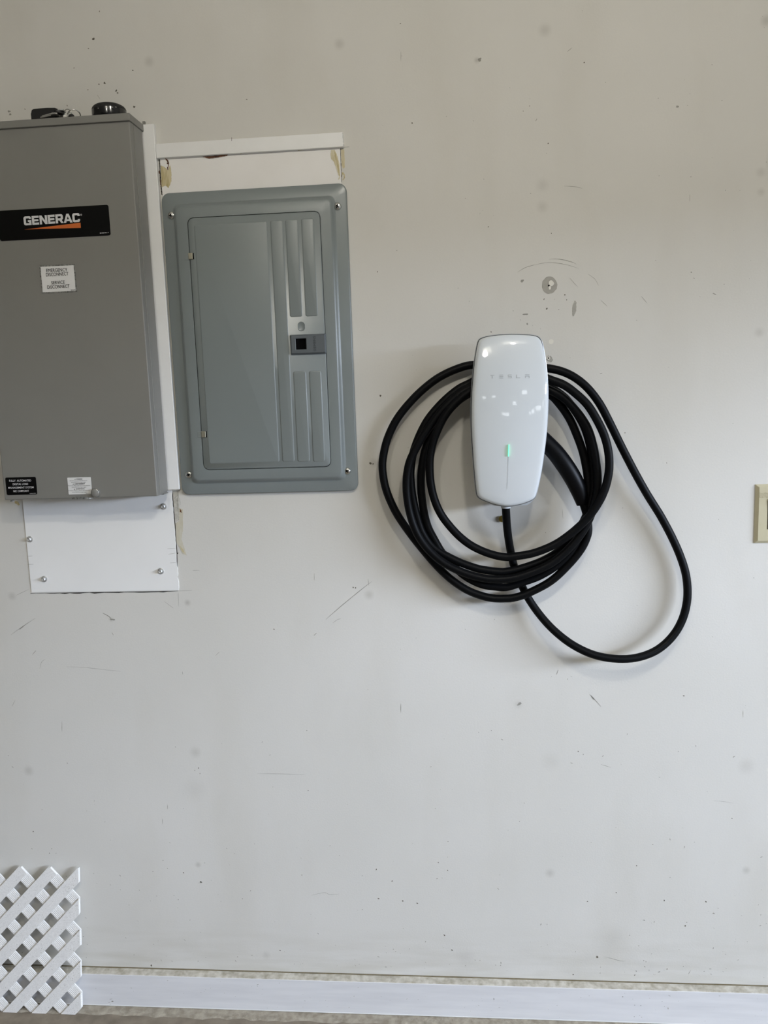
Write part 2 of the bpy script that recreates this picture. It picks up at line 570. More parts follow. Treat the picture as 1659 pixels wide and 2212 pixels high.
sc = MB()
for pts, w in [
        ([(1118, 588), (1135, 578), (1155, 572)], 1.1), ([(1185, 560), (1210, 560), (1235, 566), (1245, 571)], 1.2),
        ([(1155, 572), (1185, 567), (1220, 571), (1250, 580)], .8), ([(1230, 600), (1248, 620)], .7),
        ([(1270, 592), (1285, 603), (1293, 617)], .8), ([(704, 1338), (735, 1311), (770, 1282), (803, 1256)], 1.3),
        ([(719, 1346), (728, 1339), (737, 1336)], .8), ([(24, 1371), (48, 1354), (77, 1335)], .9),
        ([(42, 1360), (54, 1350)], 1.4), ([(866, 112), (866, 132)], 1.0), ([(1157, 262), (1160, 256)], 1.2),
        ([(1225, 112), (1236, 103)], .9), ([(1218, 402), (1240, 403), (1258, 407)], .8), ([(1490, 420), (1490, 435)], .9),
        ([(556, 1671), (600, 1671.5), (660, 1673)], .8), ([(142, 1440), (185, 1442), (230, 1447), (262, 1450)], .7),
        ([(222, 1324), (236, 1332), (240, 1338)], 2.2), ([(242, 1366), (245, 1372)], 1.3), ([(70, 1414), (78, 1405)], 1.3),
        ([(416, 1232), (431, 1232)], .8), ([(86, 1444), (90, 1430), (98, 1424)], .7), ([(134, 1558), (134, 1580)], .8),
        ([(26, 1526), (33, 1512)], .9), ([(466, 1416), (474, 1408)], .9), ([(679, 1238), (679, 1254)], .8),
        ([(678, 1373), (684, 1367)], 1.4), ([(394, 1450), (395, 1457)], .9), ([(351, 1768), (351, 1780)], .9),
        ([(362, 1738), (362, 1748)], 1.0), ([(1202, 1457), (1206, 1447)], 1.3), ([(1274, 1500), (1283, 1509), (1298, 1526)], 1.7),
        ([(1277, 1504), (1284, 1512)], 2.8), ([(866, 1520), (866, 1540)], .8), ([(1298, 1651), (1320, 1658)], 1.0),
        ([(672, 1934), (700, 1928), (712, 1932), (732, 1931)], .8), ([(355, 1299), (375, 1314)], .7),
        ([(385, 1276.5), (415, 1275)], .8), ([(385, 1280), (386, 1310)], .7), ([(741, 318.5), (755, 317)], .8),
        ([(1305, 2067), (1320, 2070), (1338, 2075), (1351, 2076)], 1.1), ([(1487, 2104), (1492, 2096)], 1.2),
        ([(1540, 1730), (1560, 1731), (1585, 1735)], .6), ([(1605, 1535), (1605, 1550)], .7), ([(1385, 640), (1398, 655)], .9),
        ([(1297, 648), (1312, 662)], .8), ([(210, 205), (217, 215)], .8), ([(1255, 1030), (1268, 1042)], .7),
        ([(95, 1240), (110, 1250)], .6), ([(35, 1286), (62, 1273)], .7), ([(1215, 1100), (1216, 1120)], .5),
        ([(1295, 808), (1301, 806)], 1.4), ([(795, 1250), (797, 1265)], .8), ([(1232, 1460), (1236, 1462)], .7)]:
    stroke(sc, pts, w)
for px, py, rx, ry, a in [(1135, 679, 5, 1.5, 5), (1128, 607, 3.5, 2.2, 40), (243, 1338, 5, 2, -8), (1139, 700, 1.5, 2, 0),
                          (1036, 129, 3.5, 3, 30), (20, 241, 3, 2, 0), (22, 247, 2.5, 2, 0), (1122, 1520, 5, 3, 30),
                          (1463, 231, 3, 2, 0), (434, 1906, 3, 1.6, 0), (1543, 635, 3, 1, -20)]:
    flat(sc, blob(px, py, rx, ry, a, .35, 12), .0003)
so = sc.build('scuff_marks', M['scuff'], wall)
so['kind'] = 'stuff'

sp = MB()
for px, py, r in [(226, 179, 2.2), (214, 182, 1.6), (251, 196, 3), (254, 201, 1.6), (287, 152, 2), (202, 84, 3), (290, 231, 2.4),
                  (215, 25, 1.4), (160, 147, 1.4), (191, 105, 1.4), (145, 228, 1.6), (54, 236, 1.4), (533, 215, 1.6),
                  (190, 194, 1.2), (1262, 135, 1.4), (1538, 140, 1.2), (1144, 229, 1.2), (1130, 240, 1.2), (865, 51, 1.2),
                  (890, 266, 1.4), (1184, 310, 1.3), (1175, 646, 1.6), (1220, 637, 1.5), (1224, 648, 1.3), (1181, 667, 2.4),
                  (1207, 669, 1), (1191, 504, 1.2), (1493, 588, 1.4), (1499, 601, 1.2), (1055, 490, 1.2), (1061, 717, 1.3),
                  (815, 587, 1.2), (800, 1001, 3.2), (806, 1002, 2), (822, 855, 2.4), (763, 1269, 1.6), (768, 1270, 1.5),
                  (1164, 808, 1.2), (592, 1359, 1.4), (429, 1659, 1.7), (432, 1671, 1.4), (421, 1664, 1.3), (396, 1885, 2.2),
                  (434, 1905, 2.6), (327, 2085, 2.8), (605, 2053, 1.6), (72, 1796, 1.6), (107, 1843, 1.6), (121, 1843, 1.2),
                  (652, 1890, 1.4), (813, 1878, 2.0), (947, 1863, 1.6), (967, 1880, 1.8), (944, 1898, 1.6), (847, 1903, 2),
                  (870, 1946, 2), (901, 1951, 2.2), (1410, 1824, 1.5), (1375, 1870, 1.5), (1581, 1768, 1.6), (1542, 1973, 1.8),
                  (1525, 1948, 1.8), (1331, 1928, 1.6), (1269, 1947, 1.8), (1435, 1945, 2), (1290, 2067, 2.8), (1441, 2093, 1.8),
                  (1371, 2106, 1.6), (1238, 2105, 1.8), (976, 2052, 2), (960, 2020, 2), (1480, 2000, 2.2), (818, 1941, 2),
                  (1226, 1467, 1.2), (1249, 1623, 1.3), (1503, 1611, 1.2), (1477, 1503, 1.6), (1350, 935, 1.2), (1440, 1000, 1.2)]:
    flat(sp, blob(px, py, r, r * random.uniform(.45, .9), random.uniform(0, 180), .35, 8), .0003)
sp2 = MB()
for i in range(250):
    f_ = random.random() ** 2.2
    py = 2112 - f_ * 520
    px = random.uniform(0, 1659)
    r = random.uniform(.5, 1.5)
    flat(sp2, blob(px, py - (1659 - px) * .028, r * random.choice((1, 1, 2)), r * .6, random.uniform(0, 180), .35, 7), .0003)
for i in range(120):
    r = random.uniform(.4, 1.0)
    flat(sp2, blob(random.uniform(780, 1659), random.uniform(20, 1600), r, r * .7, random.uniform(0, 180), .35, 7), .0003)
so = sp.build('dirt_specks', M['speck'], wall)
so['kind'] = 'stuff'
so = sp2.build('fine_specks', M['scuff'], wall)
so['kind'] = 'stuff'

# little knocks on the face of the white base
kb = MB()


def base_flake(px, py, rx, ry, ang):
    c = at(px, py, BASE_D)
    ca, sa = math.cos(ang), math.sin(ang)
    poly = []
    for i in range(8):
        t = math.pi * i / 4
        s = .001 * random.uniform(.6, 1.2)
        x, z = rx * s * math.cos(t), ry * s * math.sin(t)
        poly.append((c.x + x * ca - z * sa, c.z + x * sa + z * ca))
    flat(kb, poly, BASE_D + .0003)


for px, py, rx, ry in [(243, 2163, 3, 1.4), (240, 2158, 4, .6), (236, 2165, 3, .6), (1345, 2153, 1.6, 1.4), (1443, 2178, .8, 3),
                       (1371, 2171, 1.2, .8), (1384, 2172, 1.4, .8), (1386, 2197, 1, .8), (1370, 2196, 1, .8), (1067, 2158, .9, 3)]:
    base_flake(px, py, rx, ry, 0.2)
for i in range(90):
    px = random.uniform(180, 1659)
    y0 = 2106 + (px - 177) * .029
    py = y0 + random.uniform(4, 62)
    r = random.uniform(.4, 1.1)
    base_flake(px, py, r * random.choice((1, 1, 2.5)), r * .5, random.uniform(-.5, .5))
ko = kb.build('base_scuffs', M['scuff'], base)
ko['kind'] = 'stuff'

# ----------------------------------------------------------------- trims and boards by the electrical boxes
x0, x1, z0, z1 = rect_px((305, 268), (330, 268), (389.5, 1057.5), (366, 1058), .011)
t1 = MB().box(-0.6305, x1, -.011, 0, z0, z1).build('trim_1', M['white_trim'], bevel=.0012)
t1['kind'] = 'structure'
x0, x1, z0, z1 = rect_px((334.2, 310.5), (740.7, 285.6), (742, 317.3), (337, 340.8), .010)
TRX0 = x0
prof = []
mb = MB()
N_ = 60
edge_pts = [(x1 + random.uniform(-.0012, .0006), z0 + (z1 - z0) * k / 10) for k in range(11)]
poly = [(TRX0 + .0012, z1), (TRX0 + .0012, z0)] + edge_pts
t2 = mb.prism(poly, 0, .010).build('trim_2', M['white_trim'], bevel=.0006, segs=1)
t2['kind'] = 'structure'
TRIM_Z0 = z0
mb = MB()
mb.add([(at(503, 300).x, -.0103, at(503, 300).z), (at(503.8, 300).x, -.0103, at(504, 300).z),
        (at(503.8, 308).x, -.0103, at(504, 308).z), (at(503, 308).x, -.0103, at(503, 308).z)], [(0, 1, 2, 3)])
mb.build('pencil_mark', M['ink'], t2)

# white board between the upper trim and the breaker panel
b_l, b_r = at(346, 350, .003).x, at(735.5, 350, .003).x
pz1, pz0 = TRIM_Z0 + .004, at(550, 412, .003).z - .03
fb = thing('filler_board', 'white filler board with yellow glue at both ends above the breaker panel', 'board',
           ((b_l + b_r) / 2, 0, pz0))
MB().box(b_l, b_r, -.003, 0, pz0, pz1).build('board', M['white_board'], fb, bevel=.0005, segs=1)


def zoom_poly(pts, ox, oy, s, d):
    return [(at(ox + x / s, oy + y / s, d).x, at(ox + x / s, oy + y / s, d).z) for x, y in pts]


def decal(name, pts, ox, oy, s, d, m, parent):
    mb = MB()
    src = zoom_poly(pts, ox, oy, s, d)
    out = []
    for i, (x, z) in enumerate(src):
        x2, z2 = src[(i + 1) % len(src)]
        ln = math.hypot(x2 - x, z2 - z)
        k_ = max(1, min(12, int(ln / .0012)))
        j = min(.00045, ln * .25)
        for q in range(k_):
            t = q / k_
            e = 0 if q == 0 else j
            out.append((x + (x2 - x) * t + random.uniform(-e, e), z + (z2 - z) * t + random.uniform(-e, e)))
    flat(mb, out, d)
    return mb.build(name, m, parent)


S2 = 18.43
decal('glue_stain', [(320, 1050), (420, 1100), (520, 1160), (600, 1250), (650, 1130), (690, 1020), (720, 1200), (745, 1450), (740, 1680),
                     (700, 1800), (620, 1960), (580, 1900), (500, 1860), (400, 1910), (350, 1900), (335, 1500)], 330, 300, S2, .0035, M['glue'], fb)
decal('glue_crust', [(485, 770), (560, 800), (620, 860), (650, 960), (640, 1080), (605, 1150), (610, 1250), (585, 1230), (565, 1110),
                     (600, 1120), (620, 1020), (540, 970), (590, 940), (530, 850)], 330, 300, S2, .0040, M['rust'], fb)
S3 = 17.02
decal('glue_stain', [(250, 760), (390, 740), (430, 830), (500, 1000), (560, 1250), (585, 1500), (588, 1780), (540, 1850), (515, 1820),
                     (560, 1740), (500, 1600), (430, 1380), (370, 1180), (260, 1080), (240, 900)], 700, 280, S3, .0035, M['glue_pale'], fb)
decal('glue_streak', [(370, 760), (420, 860), (510, 1130), (560, 1480), (580, 1700), (550, 1700), (470, 1350), (410, 1100)],
      700, 280, S3, .0038, M['glue'], fb)
# brown drips along the underside of the upper trim and in the joints, on the wall itself
decal('brown_glue', [(0, 20), (70, 15), (200, 0), (190, 12), (110, 26), (50, 34)], 437, 333, 3.53, .0040, M['rust'], fb)
for ax, bx, yy in ((378, 408, 337), (515, 528, 330.5), (640, 657, 323)):
    dy = -(bx - ax) * .058
    decal('brown_glue', [(ax, yy), (bx, yy + dy), (bx - 4, yy + dy + 2), (ax + 5, yy + 2.6)], 0, 0, 1, .0040, M['glue'], fb)
decal('joint_gap', [(578, 660), (605, 660), (612, 1000), (640, 1480), (650, 1920), (615, 1920), (600, 1480), (580, 960)], 700, 280, S3, .0005, M['gap'], wall)
decal('glue_stain', [(620, 720), (735, 730), (760, 1100), (765, 1380), (705, 1450), (650, 1330), (630, 1000)], 700, 280, S3, .0005, M['glue_pale'], wall)
decal('glue_crust', [(660, 1130), (720, 1220), (750, 1370), (705, 1440), (665, 1340)], 700, 280, S3, .0008, M['glue'], wall)
decal('glue_crust', [(650, 1600), (700, 1560), (760, 1640), (765, 1780), (700, 1860), (660, 1850), (720, 1790), (735, 1680), (690, 1640), (660, 1760)],
      700, 280, S3, .0008, M['glue'], wall)
decal('joint_gap', [(250, 790), (280, 790), (300, 1300), (345, 1900), (385, 2230), (345, 2230), (310, 1880), (275, 1640), (270, 1300)],
      330, 300, S2, .0005, M['gap'], wall)
decal('glue_crust', [(185, 1290), (260, 1270), (275, 1380), (180, 1390)], 330, 300, S2, .0006, M['rust'], wall)
decal('glue_crust', [(280, 1640), (310, 1610), (345, 1880), (320, 1880)], 330, 300, S2, .0008, M['rust'], wall)

# white cover sheet under the transfer switch
cp_rect = rect_px((47, 1068), (371, 1055), (385, 1276), (66.2, 1280), .004)
x0, x1, z0, z1 = cp_rect
z1 = at(200, 1040, .004).z
cs = thing('cover_sheet', 'square white cover sheet on four hex screws, below the grey transfer switch', 'board',
           ((x0 + x1) / 2, 0, z0))
right = [(x1 + random.uniform(-.0013, .0006), z0 + (z1 - z0) * k / 40) for k in range(41)]
MB().prism([(x0, z1), (x0, z0)] + right, 0, .0016).build('sheet', M['white_sheet'], cs)
for px, py in ((353, 1094), (64, 1165), (95, 1251), (347, 1234)):
    c = at(px, py, .004)
    c.y = -.0016
    s = MB().lathe(c, [(.0001, 0), (.0068, 0), (.0068, .0012), (.0058, .0018), (.0001, .0018)], 20)
    so = s.build('washer', M['zinc'], cs, angle=40)
    h = MB().lathe(c + Vector((0, -.0018, 0)), [(.0001, 0), (.0044, 0), (.0044, .0045), (.0034, .0056), (.0018, .0050), (.0001, .0046)], 6)
    h.build('screw', M['zinc'], so)
S4 = 8.51
ck = MB()
for pts in ([(270, 200), (290, 520), (318, 800), (345, 1130), (352, 1310), (368, 1310), (352, 1100), (330, 780), (303, 500), (286, 210)],
            [(352, 1310), (390, 1312), (360, 1345)], [(356, 1340), (352, 1700), (380, 1960), (392, 1960), (372, 1690), (366, 1340)]):
    flat(ck, zoom_poly(pts, 340, 1040, S4, .0006), .0006)
bot = [(66 + (385 - 66) * i / 30, 1281.3 - 4.9 * i / 30) for i in range(31)]
lo = [(x, y + (2.4 if 5 < i < 28 else 1.2) * random.uniform(.3, 1.2)) for i, (x, y) in enumerate(bot)]
for i in range(30):
    q = [bot[i], bot[i + 1], lo[i + 1], lo[i]]
    flat(ck, [(at(x, y).x, at(x, y).z) for x, y in q], .0006)
ck.build('joint_gap', M['gap'], wall)
decal('glue_stain', [(400, 480), (470, 520), (470, 900), (440, 1050), (520, 1300), (545, 1360), (460, 1330), (410, 1220), (345, 1100),
                     (330, 780), (400, 720)], 340, 1040, S4, .0005, mat('tan_stain', (205, 201, 186), .7, noise=(90, .9, (194, 187, 164), (1.0, 1.0, 0.4))), wall)
decal('glue_streak', [(410, 1180), (470, 1250), (510, 1330), (460, 1290)], 340, 1040, S4, .0007, M['glue'], wall)
decal('glue_crust', [(410, 500), (440, 530), (448, 575), (415, 560)], 340, 1040, S4, .0007, M['rust'], wall)
decal('bare_patch', [(275, 180), (390, 170), (395, 400), (410, 700), (340, 740), (305, 560), (285, 400)], 340, 1040, S4, .0003,
      mat('chipped_plaster', (198, 195, 184), .85, noise=(90, .9, (168, 164, 152)), bump=(160, .6)), wall)
cr = MB()
for pts, w in ([(310, 320), (340, 280), (375, 260)], 1.0), ([(365, 170), (385, 280), (370, 380), (380, 540)], .9), ([(330, 340), (395, 345)], .7), \
        ([(410, 300), (425, 430)], .7):
    stroke(cr, [(340 + x / S4, 1040 + y / S4) for x, y in pts], w, .0008)
cr.build('crack', M['scuff'], wall)
cr = MB()
for pts in ([(60, 1201), (72, 1200.5)], [(60, 1218.5), (74, 1218.5)], [(362, 1185), (380, 1184)], [(364, 1197), (380, 1194)], [(368, 1215.5), (381, 1215)]):
    cr = MB()
    stroke(cr, pts, .7, .0025)
    cr.build('knife_mark', M['scuff_light'], cs)
decal('glue_crust', [(31, 1082), (38, 1083), (43, 1090), (40, 1092), (36, 1089), (32, 1087)], 0, 0, 1, .0006, M['glue'], wall)

# ----------------------------------------------------------------- transfer switch (grey box at left)
BD = .080
fx0, fx1, fz0, _ = rect_px((-72, 270), (275, 247), (345, 1072), (10, 1080), BD)
lid_z1 = (at(275, 243, .085).z + at(0, 262, .085).z) / 2
lid_z0 = (at(272, 262, .083).z + at(0, 277.5, .083).z) / 2
fx1 = -.6235
ts = thing('transfer_switch', 'large light grey metal electrical box with black brand plate, at left edge of photo', 'electrical box',
           ((fx0 + fx1) / 2, 0, fz0))
MB().box(fx0, fx1, -BD, -.0175, fz0, lid_z0 + .002).build('body', M['box_grey'], ts, bevel=.0022, segs=3)
MB().box(fx0 + .006, fx1 - .006, -.0175, -.0005, fz0 + .075, lid_z0 - .004).build('shadow_gap_backing', M['gap'], ts)  # dark block added to draw the shadow gap behind the body
MB().box(fx0 - .004, fx1 + .0025, -BD - .005, -.0005, lid_z0, lid_z1).build('top_lid', M['box_grey'], ts, bevel=.0012, segs=2)
MB().box(fx1 - .001, fx1 + .0042, -.006, -.0005, lid_z0 - .012, lid_z1 + .008).build('mounting_tab', M['box_grey'], ts, bevel=.0006, segs=1)
# hem along the right return of the cover, and the bottom flange
MB().box(fx1 - .0005, fx1 + .0010, -.062, -.0175, fz0 + .004, lid_z0 - .001).build('side_return', M['box_grey'], ts, bevel=.0004, segs=1)
MB().box(fx1 - .018, fx1 + .001, -.045, -.0175, fz0 - .0012, fz0 + .001).build('bottom_flange', M['box_grey'], ts)
# hasp tab and captive knob
hc = at(174, 1072.5, BD)
mb = MB()
mb.loft([[Vector((hc.x + .0235 * math.cos(a), -BD + .010 - .012 * math.sin(a) * 1.1, z)) for a in [math.pi * k / 14 for k in range(15)]]
         for z in (fz0 - .0020, fz0 + .0028)])
mb.build('hasp_tab', M['foil'], ts)
kc = at(208, 1063.5, BD)
kn = MB().lathe(kc, [(.0001, 0), (.0082, 0), (.0082, .006), (.0076, .0085), (.006, .0095), (.0001, .0095)], 28).build('knob', M['box_grey'], ts, angle=40)
MB().lathe(kc, [(.0083, .004), (.0087, .0045), (.0087, .007), (.0083, .0075)], 28).build('ring', M['steel'], kn, smooth=True)
MB().lathe(at(27, 1080.5, BD - .01), [(.0001, 0), (.004, 0), (.004, .003), (.0001, .003)], 12, Vector((0, 0, -1))).build('foot', M['box_grey'], ts)

# black brand plate
LB = BD + .0006
bp_rect = rect_px((-6, 457.3), (233.8, 440.4), (238.9, 507.0), (0.4, 522.2), LB)
bpl = plate('brand_plate', bp_rect, .004, BD - .0004, LB, M['black'], ts)
mb = MB()
GLY = {'G': (10.4, [[(10.4, 7.0), (10.4, 8), (9.6, 9.4), (8.2, 10), (2.2, 10), (.7, 9.4), (0, 8), (0, 2), (.7, .6), (2.2, 0), (10.4, 0), (10.4, 5.6),
                     (5.6, 5.6), (5.6, 3.6), (7.4, 3.6), (7.4, 2.3), (3.1, 2.3), (3.1, 7.7), (7.3, 7.7), (7.3, 7.0)]]),
       'E': (9.6, [[(0, 0), (9.6, 0), (9.6, 2.4), (3.1, 2.4), (3.1, 3.9), (8.9, 3.9), (8.9, 6.1), (3.1, 6.1), (3.1, 7.6), (9.6, 7.6), (9.6, 10), (0, 10)]]),
       'N': (10.4, [[(0, 0), (3, 0), (3, 5.9), (7.4, 0), (10.4, 0), (10.4, 10), (7.4, 10), (7.4, 4.1), (3, 10), (0, 10)]]),
       'R': (10.6, [[(0, 0), (3.1, 0), (3.1, 10), (0, 10)], [(3.1, 7.7), (7.1, 7.7), (7.1, 5.5), (3.1, 5.5), (3.1, 3.2), (5.0, 3.2), (7.2, 0), (10.6, 0), (8.3, 3.5),
                     (9.6, 4.1), (10.2, 5.3), (10.2, 8), (9.5, 9.4), (8.1, 10), (3.1, 10)]]),
       'A': (12.0, [[(0, 0), (3.3, 0), (6.0, 7.3), (6.0, 10), (4.4, 10)], [(12, 0), (8.7, 0), (6.0, 7.3), (6.0, 10), (7.6, 10)], [(3.9, 1.8), (8.1, 1.8), (7.4, 3.8), (4.6, 3.8)]]),
       'C': (10.2, [[(10.2, 6.7), (10.2, 8), (9.5, 9.4), (8.1, 10), (2.2, 10), (.7, 9.4), (0, 8), (0, 2), (.7, .6), (2.2, 0), (8.1, 0), (9.5, .6), (10.2, 2), (10.2, 3.4),
                     (7.1, 3.4), (7.1, 2.3), (3.1, 2.3), (3.1, 7.7), (7.1, 7.7), (7.1, 6.7)]])}
pen, polys = 0.0, []
for ch_, gap_ in zip('GENERAC', (.9, .9, .9, .9, .1, .2, 0)):
    w_, ps_ = GLY[ch_]
    polys += [[(x + pen, y) for x, y in q] for q in ps_]
    pen += w_ + gap_
ga, gb = at(52.3, 487.2, LB), at(173.6, 479.4, LB)
gax = Vector((gb.x - ga.x, 0, gb.z - ga.z))
gup = Vector((-gax.z, 0, gax.x)).normalized()
for q in polys:
    flat(mb, [((ga + gax * (x / pen) + gup * (y / 10 * .0172)).x, (ga + gax * (x / pen) + gup * (y / 10 * .0172)).z) for x, y in q], LB + .0003)
mb.build('lettering', M['white_print'], bpl)
mb = MB()
text_into(mb, '®', at(173.8, 466.2, LB), at(177.4, 466, LB), .0034, LB + .0003)
mb.build('trademark_sign', M['white_print'], bpl)
mb = MB()
flat(mb, [(at(x, y, LB).x, at(x, y, LB).z) for x, y in ((52.6, 495.8), (174.0, 481.0), (174.8, 492.2))], LB + .0003)
mb.build('swoosh', M['orange'], bpl)
mb = MB()
text_into(mb, '0K1056 Rev. A', at(216, 504.9, LB), at(235, 503.3, LB), .0022, LB + .0003, .01)
mb.build('part_number', M['white_print'], bpl)

# emergency disconnect label
er = rect_px((84.4, 574.9), (160.6, 569.2), (166.7, 629.6), (91, 635.2), LB)
el = plate('disconnect_label', er, .0012, BD - .0004, LB, M['foil'], ts)
el_in = (er[0] + .0024, er[1] - .0024, er[2] + .0024, er[3] - .0024)
plate('label_face', el_in, .0008, LB - .0003, LB + .0003, M['white_label'], el)
mb = MB()
LT = LB + .0006


def z6(x, y):
    return at(x / 6.636, 430 + y / 6.636, LB)


for s, xa, ya, xb, yb in (('EMERGENCY', 667, 1048, 968, 1036), ('DISCONNECT', 664, 1110, 985, 1092), ('SERVICE', 740, 1224, 932, 1214),
                          ('DISCONNECT', 683, 1287, 1001, 1270)):
    for sh in (-.00014, .00014):
        text_into(mb, s, z6(xa, ya) + Vector((sh, 0, 0)), z6(xb, yb) + Vector((sh, 0, 0)), .0064, LT + abs(sh) + sh, .0)
text_into(mb, '0H5474', z6(1018, 1313), z6(1082, 1309), .0021, LT, .01)
mb.build('lettering', M['ink'], el)

# black load management label
lr = rect_px((11, 1031.6), (77, 1030.2), (80.5, 1068), (15, 1069.6), LB)
ll = plate('load_label', lr, .003, BD - .0004, LB, M['black'], ts)


def z7(x, y):
    return at(x / 7.213, 1010 + y / 7.213, LB)


mb = MB()
for s, xa, ya, xb, yb in (('FULLY  AUTOMATED', 146, 221, 487, 216), ('DIGITAL LOAD', 201, 276, 441, 270), ('MANAGEMENT SYSTEM', 130, 331, 527, 322),
                          ('NEC COMPLIANT', 209, 383, 454, 376)):
    text_into(mb, s, z7(xa, ya), z7(xb, yb), .0040, LB + .0003, .012)
text_into(mb, 'A0000315484', z7(462, 408), z7(560, 404), .0012, LB + .0003, .0)
mb.build('lettering', M['white_print'], ll)

# white three-language warning label
wr = rect_px((145, 1031.5), (195.6, 1030.9), (199, 1067.4), (148.4, 1068.2), LB)
wl = plate('warning_label', wr, .0016, BD - .0004, LB, M['white_label'], ts)


def z18(x, y):
    return at(140 + x / 18.43, 1020 + y / 18.43, LB)


mb = MB()
for s, xa, ya, xb, yb, cap, bold in (('WARNING', 460, 292, 700, 288, .0019, .04), ('Cancer and reproductive harm', 200, 355, 890, 345, .0017, .0),
                                     ('www.P65Warnings.ca.gov', 255, 415, 845, 410, .0017, .0), ('AVERTISSEMENT', 385, 488, 805, 478, .0019, .04),
                                     ('Cancer et effet nocif sur la reproduction', 130, 553, 1010, 541, .0017, .0),
                                     ('www.P65Warnings.ca.gov', 275, 612, 860, 605, .0017, .0), ('ADVERTENCIA', 440, 686, 795, 680, .0019, .04),
                                     ('Produce cáncer y daños reproductivos', 150, 750, 1020, 740, .0017, .0),
                                     ('www.P65Warnings.ca.gov', 290, 812, 880, 806, .0017, .0), ('A0001234567', 838, 860, 1040, 856, .0011, .0)):
    text_into(mb, s, z18(xa, ya), z18(xb, yb), cap, LB + .0003, bold)
for cx, cy in ((410, 290), (340, 487), (388, 685)):
    o_ = [z18(cx - 24, cy + 10), z18(cx + 24, cy + 10), z18(cx, cy - 34)]
    i_ = [z18(cx - 12, cy + 4), z18(cx + 12, cy + 4), z18(cx, cy - 18)]
    for k in range(3):
        q = [o_[k], o_[(k + 1) % 3], i_[(k + 1) % 3], i_[k]]
        flat(mb, [(p.x, p.z) for p in q], LB + .0003)
mb.build('lettering', M['ink'], wl)

# ----------------------------------------------------------------- things lying on the transfer switch
LZ = lid_z1


def dome(cx, cy, z, rx, ry, h, lo, seg=40, rings=10):
    mb = MB()
    rr = []
    for k in range(rings + 1):
        a = math.pi / 2 * k / rings
        s = max(math.cos(a), .02) ** .75
        rr.append([Vector((cx + rx * s * math.cos(2 * math.pi * i / seg), cy + ry * s * math.sin(2 * math.pi * i / seg),
                           z + lo + (h - lo) * math.sin(a))) for i in range(seg)])
    return mb.loft(rr)


def up(px, d):
    """x of a pixel column on the lid edge at depth d"""
    return at(px, 245, d).x


pc = -.050
pk_x0, pk_x1 = up(200.5, -pc), up(272, -pc)
pcx, prx = (pk_x0 + pk_x1) / 2, (pk_x1 - pk_x0) / 2
pk = thing('round_remote', 'black dome shaped plastic puck on the right end of the grey box lid', 'remote', (pcx, pc, LZ))
puck_h = at(237, 225, -pc).z - LZ
mb = MB()
seg = 40
mb.loft([[Vector((pcx + prx * r * math.cos(2 * math.pi * i / seg), pc + .033 * r * math.sin(2 * math.pi * i / seg), LZ + z))
          for i in range(seg)] for r, z in ((.93, 0), (.985, .002), (1, .006), (.995, puck_h * .55), (.975, puck_h * .58))])
mb.build('lower_shell', M['gloss_black'], pk, angle=35)
dome(pcx, pc, LZ, prx * .985, .0325, puck_h, puck_h * .58).build('upper_shell', M['fob'], pk, angle=35)
mb = MB()  # bright dots modelled in place of small highlights on the glossy band
for px in (212, 224, 229, 243, 250):
    c = at(px, 238, .0835)
    mb.box(c.x - .0009, c.x + .0009, pc - .0325, pc - .0305, LZ + puck_h * .40, LZ + puck_h * .45)
mb.build('highlight_dots', M['steel'], pk)

ky = -.062
kx0, kx1 = up(71, -ky), up(131, -ky)
kh = at(95, 236.5, -ky).z - LZ
kf = thing('car_key_bunch', 'bunch of car keys with black fob and split rings on the box lid', 'keys', ((kx0 + kx1) / 2, ky, LZ))
mb = MB()
prof = [(0, .003), (0, kh * .55), (.0025, kh * .9), (.006, kh * .97), (.034, kh), (.050, kh * .96), (.057, kh * .82), (kx1 - kx0, kh * .62), (kx1 - kx0, .001), (.004, 0)]
mb.loft([[Vector((kx0 + x, y, LZ + max(z, 0))) for x, z in prof] for y in (ky - .010, ky + .012)])
mb.build('remote_fob', M['fob'], kf, bevel=.0015, segs=2)
MB().box(kx0 - .0016, kx0 + .002, ky - .006, ky + .006, LZ + kh * .42, LZ + kh * .7).build('fob_button', M['fob'], kf, bevel=.0006, segs=1)


def key(xa, xb, y, z, tilt):
    """flat key lying from xa (blade tip) to xb (head)"""
    mb = MB()
    L_ = xb - xa
    out = [(0, .0015), (.08, .003), (.14, .0022), (.22, .0034), (.3, .0024), (.38, .0034), (.46, .0026), (.62, .0036), (.64, .0075), (.72, .010),
           (.9, .010), (1, .006), (1, -.006), (.9, -.010), (.72, -.010), (.64, -.0075), (.62, -.0036), (0, -.0025)]
    vs = [Vector((xa + u * L_, y + w, z + tilt * u)) for u, w in out]
    n_ = len(vs)
    return mb.add(vs + [v + Vector((0, 0, .0022)) for v in vs],
                  [tuple(range(n_)), tuple(range(n_, 2 * n_))] + [(i, (i + 1) % n_, n_ + (i + 1) % n_, n_ + i) for i in range(n_)])


kd = .080
k1 = key(up(90, kd), up(139, kd), -kd + .002, LZ + .0045, .008).build('key', M['steel'], kf)
key(up(89, kd), up(128, kd), -kd - .003, LZ + .0008, .004).build('key', M['steel'], kf)
MB().lathe((up(126, kd), -kd + .001, LZ + .0085), [(.0001, 0), (.010, 0), (.010, .0035), (.0001, .0035)], 20, Vector((0.1, 0, 1))).build('key_head', M['fob'], k1)


def ring(c, r, w, axis):
    a = Vector(axis).normalized()
    u = a.orthogonal().normalized()
    v = a.cross(u)
    pts = [Vector(c) + (u * math.cos(2 * math.pi * k / 36) + v * math.sin(2 * math.pi * k / 36)) * r for k in range(37)]
    return MB().tube(pts, w, 8)


